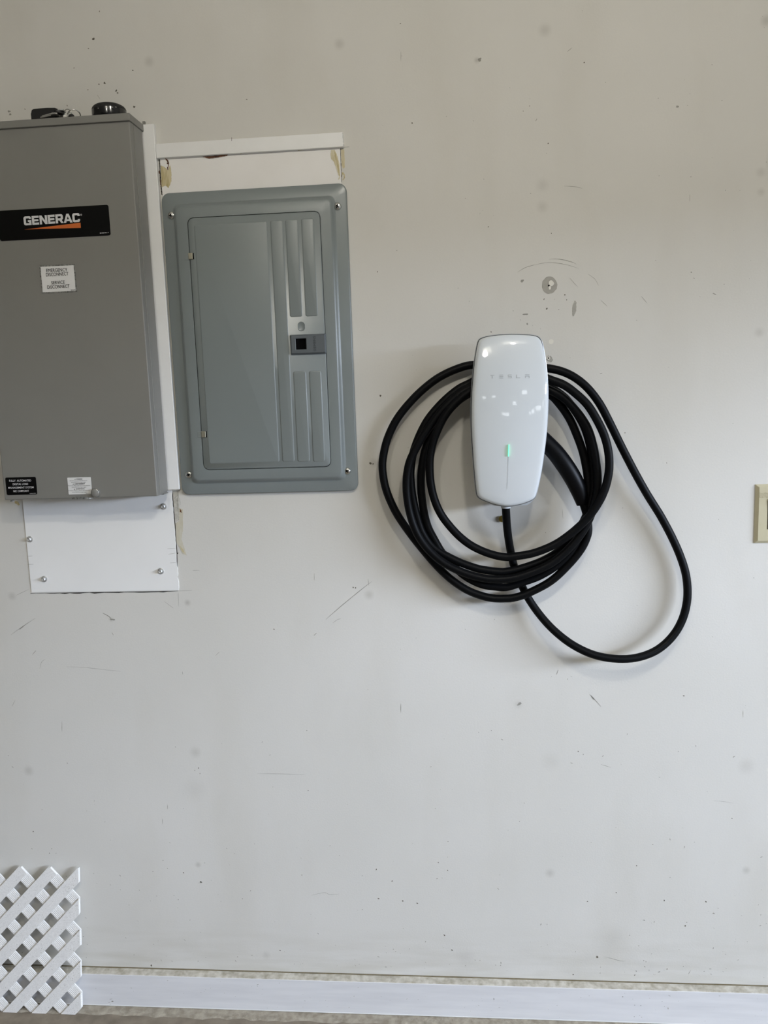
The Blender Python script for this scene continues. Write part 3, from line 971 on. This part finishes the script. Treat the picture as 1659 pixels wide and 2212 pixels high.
ring((up(147, .076), -.076, LZ + .0085), .0080, .0008, (0.15, 1, .25)).build('split_ring', M['steel'], kf, smooth=True)
ring((up(158, .074), -.070, LZ + .0062), .0118, .0011, (-.35, .75, .75)).build('split_ring', M['steel'], kf, smooth=True)
ring((up(149, .082), -.082, LZ + .0046), .0040, .0009, (.3, 1, .1)).build('link', M['steel'], kf, smooth=True)
dome(up(154, .08), -.080, LZ, .006, .006, .006, 0, 16, 5).build('toggle', M['fob'], kf, smooth=True)

# ----------------------------------------------------------------- breaker panel
px0, px1, pz0, pz1 = rect_px((348.3, 417), (747.8, 395), (773.2, 1060), (392, 1069), .010)
bk = thing('breaker_panel', 'blue grey breaker panel with a latched ribbed door, right of the transfer switch', 'breaker panel',
           ((px0 + px1) / 2, 0, pz0))


def prr(inset, r, d):
    return rrect(px0 + inset, px1 - inset, pz0 + inset, pz1 - inset, r, d)


FR = .0215     # face of the raised frame
fl = .0315     # width of the flat flange
dx0, dx1, dz0, dz1 = rect_px((405, 471), (690.5, 457), (714.7, 1008), (441, 1014), .021)
mb = MB()
mb.loft([prr(0, .016, .0005), prr(0, .016, .0075), prr(.0008, .0155, .0092), prr(.0022, .0145, .0100), prr(.0225, .012, .0100), prr(.0245, .012, .0104), prr(fl - .003, .013, FR - .0035),
         prr(fl, .012, FR - .0008), prr(fl + .0025, .011, FR), rrect(dx0 - .0012, dx1 + .0012, dz0 - .0012, dz1 + .0012, .013, FR),
         rrect(dx0 - .0012, dx1 + .0012, dz0 - .0012, dz1 + .0012, .013, FR - .006)], cap0=True, cap1=True)
mb.build('cover_frame', M['panel_grey'], bk, angle=50)
door_d = FR + .0006
mb = MB()
mb.loft([rrect(dx0, dx1, dz0, dz1, .012, FR - .0055), rrect(dx0, dx1, dz0, dz1, .012, door_d - .001),
         rrect(dx0 + .001, dx1 - .001, dz0 + .001, dz1 - .001, .011, door_d)])


def rib(tl, tr, br, bl, h=.0011, bev=.0022, r=.0026):
    x0, x1, z0, z1 = rect_px(tl, tr, br, bl, door_d)
    return [rrect(x0 - bev, x1 + bev, z0 - bev, z1 + bev, r + bev, door_d - .0002, 4), rrect(x0 - bev * .4, x1 + bev * .4, z0 - bev * .4, z1 + bev * .4, r, door_d + h * .8, 4),
            rrect(x0 + bev * .2, x1 - bev * .2, z0 + bev * .2, z1 - bev * .2, r, door_d + h, 4)]


for q in (((419, 488), (573.5, 479.6), (602.8, 996), (456, 1000)), ((585, 478), (607.5, 478), (635.7, 995), (612.4, 995.7)),
          ((617.5, 476.8), (641.5, 475.4), (651.4, 682), (628.8, 683)), ((651.4, 474.5), (675.5, 473.4), (685, 680.8), (662.8, 681.3)),
          ((635.7, 803.8), (658.5, 803.3), (668, 995), (644.6, 995.7)), ((670, 803), (691.4, 802.5), (700, 995), (678, 995.7))):
    mb.loft(rib(*q))
dr = mb.build('door', M['panel_grey'], bk, angle=50)
ko_ = rect_px((643, 695), (659, 694.5), (659.5, 715), (643.5, 715.5), door_d)
mb = MB()
mb.loft([rrect(*ko_, .0068, door_d - .0002), rrect(*ko_, .0068, door_d + .0004),
         rrect(ko_[0] + .0008, ko_[1] - .0008, ko_[2] + .0008, ko_[3] - .0008, .006, door_d + .0008),
         rrect(ko_[0] + .0016, ko_[1] - .0016, ko_[2] + .0016, ko_[3] - .0016, .0052, door_d + .0003)])
mb.build('knockout', M['panel_grey'], dr, angle=40)
# latch plate with finger recess and upright lettering
LD = door_d + .0065
la = rect_px((625.5, 723.5), (703, 720), (704.5, 762.5), (628.5, 766.5), LD)
rc = rect_px((638.2, 731.8), (660.8, 730.8), (661.9, 754.6), (639.8, 755.2), LD)
mb = MB()
rin = lambda g, d, r=.0008: rrect(rc[0] - g, rc[1] + g, rc[2] - g, rc[3] + g, r, d, 3)
mb.loft([rrect(*la, .0008, door_d - .0003, 3), rrect(*la, .0008, door_d + .0032, 3),
         rrect(la[0] + .0026, la[1] - .0026, la[2] + .0026, la[3] - .0026, .0006, LD, 3), rin(.0012, LD), rin(0, LD - .0007)], True, False)
lt = mb.build('latch', M['latch_grey'], dr)
mb = MB()
mb.loft([rin(0, LD - .0007), rrect(rc[0] + .007, rc[1] - .0005, rc[2] + .0005, rc[3] - .0005, .0006, door_d + .0004, 3)], False, True)
mb.build('finger_recess', M['hole'], lt)
mb = MB()
tx = at(682.5, 743, LD).x
text_into(mb, 'SIEMENS', at(683.2, 758.5, LD), at(681.6, 725.5, LD), .0052, LD + .0004, .0)
mb.build('lettering', mat('raised_dark_letters', (56, 62, 66), .4), lt)
# hinge clips
for px, py in ((408.8, 553.5), (437.0, 938)):
    c = at(px, py, FR)
    h = MB().box(c.x - .0100, c.x + .0045, -FR - .0006, -FR + .002, c.z - .0075, c.z + .0065).build('hinge_leaf', M['panel_grey'], bk, bevel=.0004, segs=1)
    MB().box(c.x - .0015, c.x + .0080, -FR - .0032, -FR + .001, c.z - .0068, c.z + .0062).build('hinge_clip', M['clip'], h, bevel=.0012, segs=3)
    MB().box(c.x + .0080, c.x + .0100, -FR - .0010, -FR + .001, c.z - .0068, c.z + .0062).build('hinge_slot', M['hole'], h)
# four panel screws
for px, py, an in ((370, 465.5, .15), (729, 445.5, 1.2), (407.8, 1025.5, .5), (750, 1017.5, 2.2)):
    c = at(px, py, .0100)
    s = MB().lathe(c, [(.0001, 0), (.0076, 0), (.0076, .001), (.0066, .0026), (.0045, .0036), (.0001, .0040)], 28).build('screw', M['steel'], bk, smooth=True)
    mb = MB()
    for w, l in ((.0008, .0040), (.0028, .0011)):
        ca, sa = math.cos(an), math.sin(an)
        pts = [(c.x + x * ca - z * sa, c.z + x * sa + z * ca) for x, z in ((-l, -w), (l, -w), (l, w), (-l, w))]
        mb.prism(pts, .0128, .0141)
    mb.build('slot', M['hole'], s)

# ----------------------------------------------------------------- wall charger
CD = .096      # depth of the face plate's edge
OUT5 = [(280, 152), (330, 132), (400, 118), (500, 107), (600, 102), (700, 102), (800, 106), (880, 114), (925, 130), (952, 158), (970, 200),
        (990, 290), (1010, 420), (1024, 560), (1031, 700), (1033, 830), (1030, 960), (1022, 1110), (1008, 1260), (988, 1420), (962, 1590),
        (930, 1750), (904, 1855), (888, 1893), (860, 1918), (800, 1945), (720, 1970), (640, 1985), (590, 1990), (540, 1988), (470, 1975),
        (390, 1952), (310, 1922), (275, 1903), (250, 1878), (238, 1840), (222, 1700), (204, 1500), (190, 1300), (180, 1100), (178, 950),
        (183, 800), (193, 640), (208, 480), (225, 350), (240, 260), (252, 205), (262, 175)]


def z5(x, y, d):
    return at(980 + x / 5.03, 700 + y / 5.03, d)


outline = [z5(x, y, CD) for x, y in OUT5]
outline = catmull([*outline[-2:], *outline, *outline[:2]], 3)[6:6 + 3 * len(outline)]
ccx = (min(p.x for p in outline) + max(p.x for p in outline)) / 2
ccz = (min(p.z for p in outline) + max(p.z for p in outline)) / 2
hw = (max(p.x for p in outline) - min(p.x for p in outline)) / 2
hh = (max(p.z for p in outline) - min(p.z for p in outline)) / 2


def face_d(x, z):
    u, v = (x - ccx) / hw, (z - ccz) / hh
    return .1240 - .0085 * u * u - .0205 * abs(v) ** 2.5


def inset(poly, g):
    return [Vector((ccx + (p.x - ccx) * (1 - g / hw), p.y, ccz + (p.z - ccz) * (1 - g / hh))) for p in poly]


def put(poly, d):
    return [Vector((p.x, -(d(p.x, p.z) if callable(d) else d), p.z)) for p in poly]


ch = thing('wall_charger', 'glossy white electric car charger with green status light, hung on the wall', 'car charger', (ccx, 0, ccz - hh))
bpoly = []
bx0, bx1, bz0, bz1 = rect_px((1058, 828), (1142, 828), (1134, 1086), (1062, 1086), .05)
mb = MB()
mb.loft([rrect(bx0, bx1, bz0, bz1, .018, .0003), rrect(bx0, bx1, bz0, bz1, .018, .078), rrect(bx0 - .012, bx1 + .012, bz0 - .001, bz1 + .004, .022, .0865)])
mb.build('back_body', M['body'], ch, angle=40)
mb = MB()
o0 = inset(outline, .0)
mb.loft([put(inset(outline, .010), .0845), put(inset(outline, .0022), .0860), put(inset(outline, .0004), .0885), put(o0, .0925), put(inset(outline, .0005), .0948),
         put(inset(outline, .0014), .0952), put(inset(outline, .0015), .0930)])
rm = mb.build('rim', M['rim'], ch, angle=50)
mb = MB()
mb.loft([put(inset(outline, .0013), .0938), put(inset(outline, .0034), .0938)], False, False)
mb.build('groove', M['groove'], rm)
mb = MB()
off = face_d
ins = [(.0022, -.0225), (.0023, -.0064), (.0029, -.0040), (.0042, -.0020), (.0062, -.0007), (.0088, 0)]
rings = []
for k, (g, dd) in enumerate(ins):
    pl = inset(outline, g)
    if k == 0:
        rings.append(put(pl, .0930))
    else:
        rings.append(put(pl, lambda x, z, dd=dd: max(face_d(x, z) + dd, .0935)))
last = inset(outline, .0088)
for s in (.92, .82, .70, .56, .42, .28, .15, .05):
    rings.append(put([Vector((ccx + (p.x - ccx) * s, 0, ccz + (p.z - ccz) * s)) for p in last], face_d))
mb.loft(rings)
fp = mb.build('faceplate', M['glass'], ch, smooth=True)
# printed letters made of bars
tl = MB()


def bar(x0, y0, x1, y1):
    n_ = 6
    P = [z5(x0 + (x1 - x0) * i / n_, y0, .118) for i in range(n_ + 1)]
    Q = [z5(x0 + (x1 - x0) * i / n_, y1, .118) for i in range(n_ + 1)]
    vs = [(p.x, -face_d(p.x, p.z) - .0003, p.z) for p in P + Q]
    tl.add(vs, [(i, i + 1, n_ + 2 + i, n_ + 1 + i) for i in range(n_)])


for b_ in ((398, 553, 441, 559), (416, 563, 423, 591),
           (496, 551, 538, 557), (496, 567, 538, 573), (496, 584, 538, 590),
           (588, 550, 630, 556), (588, 550, 594, 570), (588, 566, 630, 572), (624, 566, 630, 588), (588, 582, 630, 588),
           (681, 550, 687, 588), (681, 582, 722, 588),
           (776, 548, 823, 554), (776, 563, 823, 569), (776, 563, 782, 587), (817, 563, 823, 587)):
    bar(*b_)
tl.build('lettering', M['letter_grey'], fp)
# light bar and the hairline below it
a_, b_ = z5(597, 1308, .12), z5(593, 1436, .12)
led_front = mat('green_light', (120, 235, 205), .3, emit=((.16, .88, .62), 1.0))
led_side = mat('green_light_edge', (120, 235, 160), .3, emit=((.14, 1.0, .45), 1.0))
n_ = 10
vs, fs = [], []
W_, H_ = .0006, .0034
for i in range(n_ + 1):
    t = i / n_
    x, z = a_.x + (b_.x - a_.x) * t, a_.z + (b_.z - a_.z) * t
    y = -face_d(x, z)
    vs += [(x - W_, y + .0005, z), (x - W_, y - H_, z), (x + W_, y - H_, z), (x + W_, y + .0005, z)]
f_side, f_front = [], []
for i in range(n_):
    a = i * 4
    f_side += [(a, a + 4, a + 5, a + 1), (a + 2, a + 6, a + 7, a + 3)]
    f_front.append((a + 1, a + 5, a + 6, a + 2))
f_side += [(0, 1, 2, 3), (n_ * 4, n_ * 4 + 1, n_ * 4 + 2, n_ * 4 + 3)]
lo_ = mesh_obj('status_light', vs, f_front + f_side, led_front, fp)
lo_.data.materials.append(led_side)
for i, p in enumerate(lo_.data.polygons):
    p.material_index = 0 if i < len(f_front) else 1
hl = MB()
P = [z5(593 - 10 * i / 12, 1440 + 355 * i / 12, .12) for i in range(13)]
hl.add([(p.x + s * .0004, -face_d(p.x, p.z) - .0003, p.z) for p in P for s in (-1, 1)], [(2 * i, 2 * i + 1, 2 * i + 3, 2 * i + 2) for i in range(12)])
hl.build('hairline', mat('hairline_grey', (188, 194, 198), .3), fp)
MB().lathe(at(1092.5, 1083, .060), [(.0001, 0), (.0098, 0), (.0098, .0135), (.0001, .0135)], 24, Vector((0, 0, -1))).build('cable_gland', M['body'], ch, angle=40)

# ----------------------------------------------------------------- charging cable
Z6 = lambda x, y: (800 + x / 3.95, 760 + y / 3.95)
Z7 = lambda x, y: (1080 + x / 3.207, 760 + y / 3.207)


def seg6(pts, d0, d1):
    return [(*Z6(*p), d0 + (d1 - d0) * i / (len(pts) - 1)) for i, p in enumerate(pts)]


def seg7(pts, d0, d1):
    return [(*Z7(*p), d0 + (d1 - d0) * i / (len(pts) - 1)) for i, p in enumerate(pts)]


path = [(1092.5, 1094, .060), (1093.5, 1112, .055), (1095.5, 1140, .044), (1101, 1180, .028), (1111, 1225, .020), (1126, 1262, .019), (1141, 1292, .022),
        (1166, 1328, .030), (1197, 1362, .042), (1237, 1393, .052), (1284, 1415, .058), (1335, 1423.5, .058), (1381, 1419.5, .053),
        (1421, 1403, .045), (1453, 1374, .037), (1474, 1338, .031), (1484, 1298, .027), (1484, 1258, .025), (1476, 1220, .024),
        (1457, 1172, .024), (1429, 1118, .026), (1398, 1068, .030), (1371, 1020, .034), (1344, 968, .038), (1318, 915, .042), (1294, 870, .046),
        (1264, 833, .050), (1228, 808, .052), (1186, 796, .052), (1140, 797, .052), (1090, 806, .054), (1050, 822, .058)]
path += seg6([(860, 333), (800, 372), (700, 465), (640, 540), (595, 620), (548, 730), (520, 830), (507, 930), (507, 1030), (515, 1120), (535, 1220), (570, 1320),
              (615, 1405), (680, 1490), (760, 1575), (850, 1645), (950, 1697), (1060, 1735), (1160, 1752)], .060, .062)
path += seg7([(100, 1417), (230, 1395), (370, 1340), (480, 1268), (580, 1180), (655, 1090)], .063, .0700)
path += seg7([(718, 975), (750, 860), (757, 760), (745, 660), (715, 560), (660, 450), (600, 360), (520, 285), (440, 228), (335, 188)], .0700, .064)
path += [(1140, 800, .055), (1100, 797, .045), (1050, 808, .034)]
path += seg6([(860, 262), (760, 312), (660, 390), (570, 480), (490, 580), (430, 690), (385, 800), (358, 900), (345, 1000), (345, 1100), (355, 1200), (375, 1310),
              (400, 1410), (440, 1530), (510, 1640), (600, 1712), (750, 1790), (900, 1845), (1000, 1865), (1100, 1877), (1160, 1875)], .036, .044)
path += seg7([(150, 1500), (300, 1445), (420, 1370), (520, 1265), (590, 1150), (635, 1010), (648, 900), (645, 790), (630, 680), (600, 560), (560, 470), (500, 380),
              (440, 310), (335, 240)], .044, .036)
path += [(1140, 816, .034), (1100, 806, .042), (1050, 818, .046)]
path += seg6([(860, 302), (770, 352), (690, 420), (620, 490), (555, 570), (490, 660), (430, 750), (375, 850), (335, 940), (314, 1040), (308, 1140), (314, 1240), (332, 1350),
              (362, 1460), (410, 1570), (480, 1670), (560, 1750), (650, 1815), (760, 1870), (870, 1910), (980, 1935), (1060, 1942), (1160, 1938)], .050, .060)
path += seg7([(150, 1552), (330, 1480), (450, 1390), (560, 1265), (630, 1130), (668, 990), (677, 880), (668, 780), (650, 670), (620, 560), (580, 480), (520, 400),
              (440, 320), (340, 262)], .060, .050)
path += [(1140, 826, .040), (1100, 815, .032), (1050, 828, .028)]
path += seg6([(860, 345), (780, 395), (690, 470), (610, 560), (550, 650), (500, 750), (465, 850), (445, 950), (433, 1050), (432, 1150), (440, 1250), (458, 1370), (490, 1490),
              (545, 1600), (610, 1710), (690, 1810), (790, 1900), (880, 1955), (970, 1990), (1060, 2003), (1160, 2008)], .030, .042)
path += seg7([(150, 1598), (280, 1550), (420, 1460), (520, 1350), (580, 1220), (605, 1100), (613, 980), (608, 880), (595, 790), (570, 680), (530, 570), (480, 460),
              (410, 360), (335, 290)], .042, .030)
path += [(1130, 826, .028), (1080, 800, .024), (1050, 789, .022)]
path += seg6([(880, 112), (800, 125), (680, 170), (560, 235), (440, 330), (340, 430), (250, 540), (190, 640), (140, 760), (112, 880), (103, 970), (110, 1060), (130, 1160),
              (170, 1270), (225, 1380), (290, 1480), (370, 1590), (450, 1690), (530, 1785), (620, 1880), (720, 1965), (830, 2035), (950, 2082), (1050, 2103), (1150, 2105)], .022, .040)
path += seg7([(100, 1703), (200, 1670), (350, 1590), (470, 1480), (560, 1370), (606, 1270), (610, 1190), (596, 1110), (570, 1030)], .041, .044)
path.append((1251, 1060, .042))
P3 = [at(x, y, d) for x, y, d in path]
pts = catmull(P3, 5)
# even out the depth so that the cord bends gently
for _ in range(6):
    ys = [p.y for p in pts]
    for i in range(1, len(pts) - 1):
        pts[i].y = (ys[i - 1] + ys[i] * 2 + ys[i + 1]) / 4
cb = thing('charging_cable', 'long black charging cable coiled five times round the white charger', 'cable', (ccx, 0, at(1335, 1432, .011).z))
MB().tube(pts, .0083, 16).build('cord', M['rubber'], cb, smooth=True)
HD = .046
hpts = [at(x, y, d) for x, y, d in ((1150, 934, HD), (1166, 944, HD), (1180, 957, HD), (1200, 978, HD), (1219.5, 1004, HD), (1236, 1030, HD - .001),
                                    (1248.5, 1055, HD - .003), (1256, 1078, HD - .004), (1258.5, 1090, HD - .004))]
rad = [.0165, .0168, .0172, .0178, .0182, .0180, .0172, .0142, .0118]
hp, hr = catmull(hpts, 5), []
for i in range(len(hp)):
    t = min(i / 5, len(rad) - 1)
    k = int(min(t, len(rad) - 2))
    hr.append(rad[k] + (rad[k + 1] - rad[k]) * (t - k))
hb = MB().tube(hp, hr, 24)
for v in hb.v:
    v.y = -HD + (v.y + HD) * .92
hdl = hb.build('handle', M['handle'], cb, angle=50)
bpts = [at(x, y, HD) for x, y in ((1243, 1020), (1251, 1040), (1257, 1058), (1259, 1070))]
br_ = MB().tube(catmull(bpts, 4), [.002, .0035, .0045, .005, .0055, .0058, .006, .006, .0058, .0055, .005, .0035, .002], 14)
br_.build('release_button', M['gloss_black'], hdl, smooth=True)
# crusted tape residue near the charger
rs = MB()
for k in range(16):
    t = random.random()
    x, y, d = 1094.5 + t * 5 + random.uniform(-2, 5.5), 1108 + t * 55, .054 - t * .030
    c = at(x, y, d + .0080)
    w, h_ = random.uniform(.0008, .0022), random.uniform(.0015, .005)
    poly = [(c.x + w * math.cos(a) * random.uniform(.6, 1.1), c.z + h_ * math.sin(a) * random.uniform(.6, 1.1)) for a in [k2 * math.pi / 4 for k2 in range(8)]]
    rs.prism(poly, d + .0055, d + .0088)
rs.build('tape_residue', M['dust'], cb)

# brass screw left in the wall beside the cable
c = at(1084, 1120, .0)
bs = MB().lathe(c, [(.0001, 0), (.0030, 0), (.0030, .004), (.0066, .004), (.0070, .0052), (.0058, .0068), (.0001, .0078)], 24).build('brass_screw', M['brass'], angle=40)
tag(bs, 'small round brass screw head in the wall just left of the cable below the charger', 'screw')

# ----------------------------------------------------------------- switch plate at the right edge
sx0 = (at(1632, 1047, .004).x + at(1630, 1173, .004).x) / 2
sz1, sz0 = at(1640, 1046.5, .004).z, at(1640, 1173.5, .004).z
sx1 = sx0 + .076
sw = thing('switch_plate', 'almond light switch plate with dark rocker at right edge of photo', 'light switch', ((sx0 + sx1) / 2, 0, sz0))
hx0 = at(1657.3, 1110, .005).x
hz1, hz0 = at(1658, 1077, .005).z, at(1658, 1143.5, .005).z
hx1 = sx1 - (hx0 - sx0)
mb = MB()
r2 = lambda x0, x1, z0, z1, d, r=.001: rrect(x0, x1, z0, z1, r, d, 3)
mb.loft([r2(sx0, sx1, sz0, sz1, 0.0003), r2(sx0, sx1, sz0, sz1, .0015), r2(sx0 + .0065, sx1 - .0065, sz0 + .0055, sz1 - .0055, .0060, .002),
         r2(hx0, hx1, hz0, hz1, .0060), r2(hx0, hx1, hz0, hz1, .0010)], True, False)
pl_ = mb.build('plate', M['almond'], sw)
mb = MB()
flat(mb, [(sx0 + .0070 + .058 * i / 20, sz1 - .0165 + random.uniform(-.001, .001)) for i in range(21)] +
     [(sx0 + .0070 + .058 * i / 20, sz1 - .0275 + random.uniform(-.001, .001)) for i in range(20, -1, -1)], .0063)
mb.build('worn_strip', M['almond_worn'], pl_)
mb = MB()
yc = [(hx0 + .0006, hx1 - .0006)]
mb.add([(hx0 + .0006, -.0012, hz0 + .0006), (hx1 - .0006, -.0012, hz0 + .0006), (hx1 - .0006, -.0012, hz1 - .0006), (hx0 + .0006, -.0012, hz1 - .0006),
        (hx0 + .0006, -.0040, hz0 + .0006), (hx1 - .0006, -.0040, hz0 + .0006), (hx1 - .0006, -.0085, hz1 - .0006), (hx0 + .0006, -.0085, hz1 - .0006)],
       [(0, 1, 2, 3), (4, 5, 6, 7), (0, 1, 5, 4), (1, 2, 6, 5), (2, 3, 7, 6), (3, 0, 4, 7)])
mb.build('rocker', M['rocker'], sw, bevel=.0005, segs=1)

# ----------------------------------------------------------------- lattice panel leaning on the wall
LX1, LH = -.9075, .354
BOT, TOPD, TH = .044, .010, .0032
pitch_x, pitch_z = .0722, .0758
lw = .0252 * math.sqrt(2)


def clip_poly(poly, f):
    out = []
    for i in range(len(poly)):
        a, b = poly[i], poly[(i + 1) % len(poly)]
        fa, fb_ = f(a), f(b)
        if fa >= 0:
            out.append(a)
        if (fa >= 0) != (fb_ >= 0):
            t = fa / (fa - fb_)
            out.append((a[0] + (b[0] - a[0]) * t, a[1] + (b[1] - a[1]) * t))
    return out


ta = math.atan2(BOT - TOPD, LH)


def lean(x, h, off):
    """panel coordinates (x, height along the panel, offset off its back) to the room"""
    return Vector((x + (h - .17) * .024, -(BOT - (BOT - TOPD) * h / LH + off * math.cos(ta)), h * math.cos(ta) + off * math.sin(ta)))


LX0 = -1.30
lp = thing('lattice_panel', 'white vinyl lattice offcut leaning on the wall in the bottom left corner', 'lattice', ((LX0 + LX1) / 2, -BOT, 0))
HX, HZ = .0, .0      # a hole's centre, filled below
hc_ = at(105.6, 1921, .018)
hole_x, hole_h = hc_.x, hc_.z / math.cos(ta)
sl = pitch_z / pitch_x
for name, sgn, o0, o1, m_ in (('rear_slats', -1, 0, TH, M['lattice_rear']), ('front_slats', 1, TH, 2 * TH, M['lattice'])):
    mb = MB()
    for k in range(-16, 17):
        # strip between neighbouring holes: centre line passes half a pitch beside the hole
        cx = hole_x + (k + .5) * pitch_x
        line = lambda h: cx + sgn * (h - hole_h) / sl
        w = lw / 2
        poly = [(line(-.2) - w, -.2), (line(-.2) + w, -.2), (line(.6) + w, .6), (line(.6) - w, .6)]
        lim_x = LX1 + random.uniform(-.0015, .001)
        # at the top the moulding ends where a slat would cross its last partner
        hc2, xc = hole_h + pitch_z / 2, hole_x + (k + (1 if sgn > 0 else 0)) * pitch_x
        trim = lambda p: sgn * (xc - p[0]) - (p[1] - hc2) / sl + lw / 2
        for f in (lambda p: p[0] - LX0, lambda p: lim_x - p[0], lambda p: p[1], lambda p: LH - p[1], trim):
            poly = clip_poly(poly, f)
            if len(poly) < 3:
                break
        if len(poly) < 3:
            continue
        n_ = len(poly)
        vs = [lean(x, h, o0) for x, h in poly] + [lean(x, h, o1) for x, h in poly]
        mb.add(vs, [tuple(range(n_)), tuple(range(n_, 2 * n_))] + [(i, (i + 1) % n_, n_ + (i + 1) % n_, n_ + i) for i in range(n_)])
        # shallow moulded grain lines along the slat
        if name == 'rear_slats':
            for g in (-.36, -.22, -.08, .08, .22, .36):
                gp_ = [(line(-.2) + g * lw - .0006, -.2), (line(-.2) + g * lw + .0006, -.2), (line(.6) + g * lw + .0006, .6), (line(.6) + g * lw - .0006, .6)]
                for f in (lambda p: p[0] - LX0, lambda p: lim_x - p[0], lambda p: p[1], lambda p: LH - p[1], trim):
                    gp_ = clip_poly(gp_, f)
                    if len(gp_) < 3:
                        break
                if len(gp_) >= 3:
                    nn = len(gp_)
                    vs = [lean(x, h, o1 - .0002) for x, h in gp_] + [lean(x, h, o1 + .0005) for x, h in gp_]
                    mb.add(vs, [tuple(range(nn, 2 * nn))] + [(i, (i + 1) % nn, nn + (i + 1) % nn, nn + i) for i in range(nn)])
    slat_obj = mb.build(name, m_, lp)

# grime on the front slats, thickest by the cut right-hand edge
mb = MB()
for i in range(900):
    near = i % 3 == 0
    x = LX1 - abs(random.gauss(0, .018 if near else .12))
    h = .29 + random.gauss(0, .022) if near and i % 2 else random.uniform(.004, LH - .01)
    if not (LX0 < x < LX1 - .002 and 0 < h < LH - .012):
        continue
    u = (x - hole_x - .5 * pitch_x - (h - hole_h) / sl) / pitch_x
    if abs(u - round(u)) * pitch_x > lw / 2 - .004 or (h > hole_h + pitch_z * .45):
        continue
    r = random.uniform(.0003, .0008)
    a = random.uniform(0, 3.1)
    pts_ = []
    for k in range(6):
        t = k * math.pi / 3
        ex, ez = r * 1.6 * math.cos(t) * random.uniform(.5, 1), r * .6 * math.sin(t)
        pts_.append(lean(x + ex * math.cos(a) - ez * math.sin(a), h + ex * math.sin(a) + ez * math.cos(a), 2 * TH + .0002))
    mb.add(pts_, [tuple(range(6))])
gr_ = mb.build('grime_specks', M['scuff'], lp)
gr_['kind'] = 'stuff'
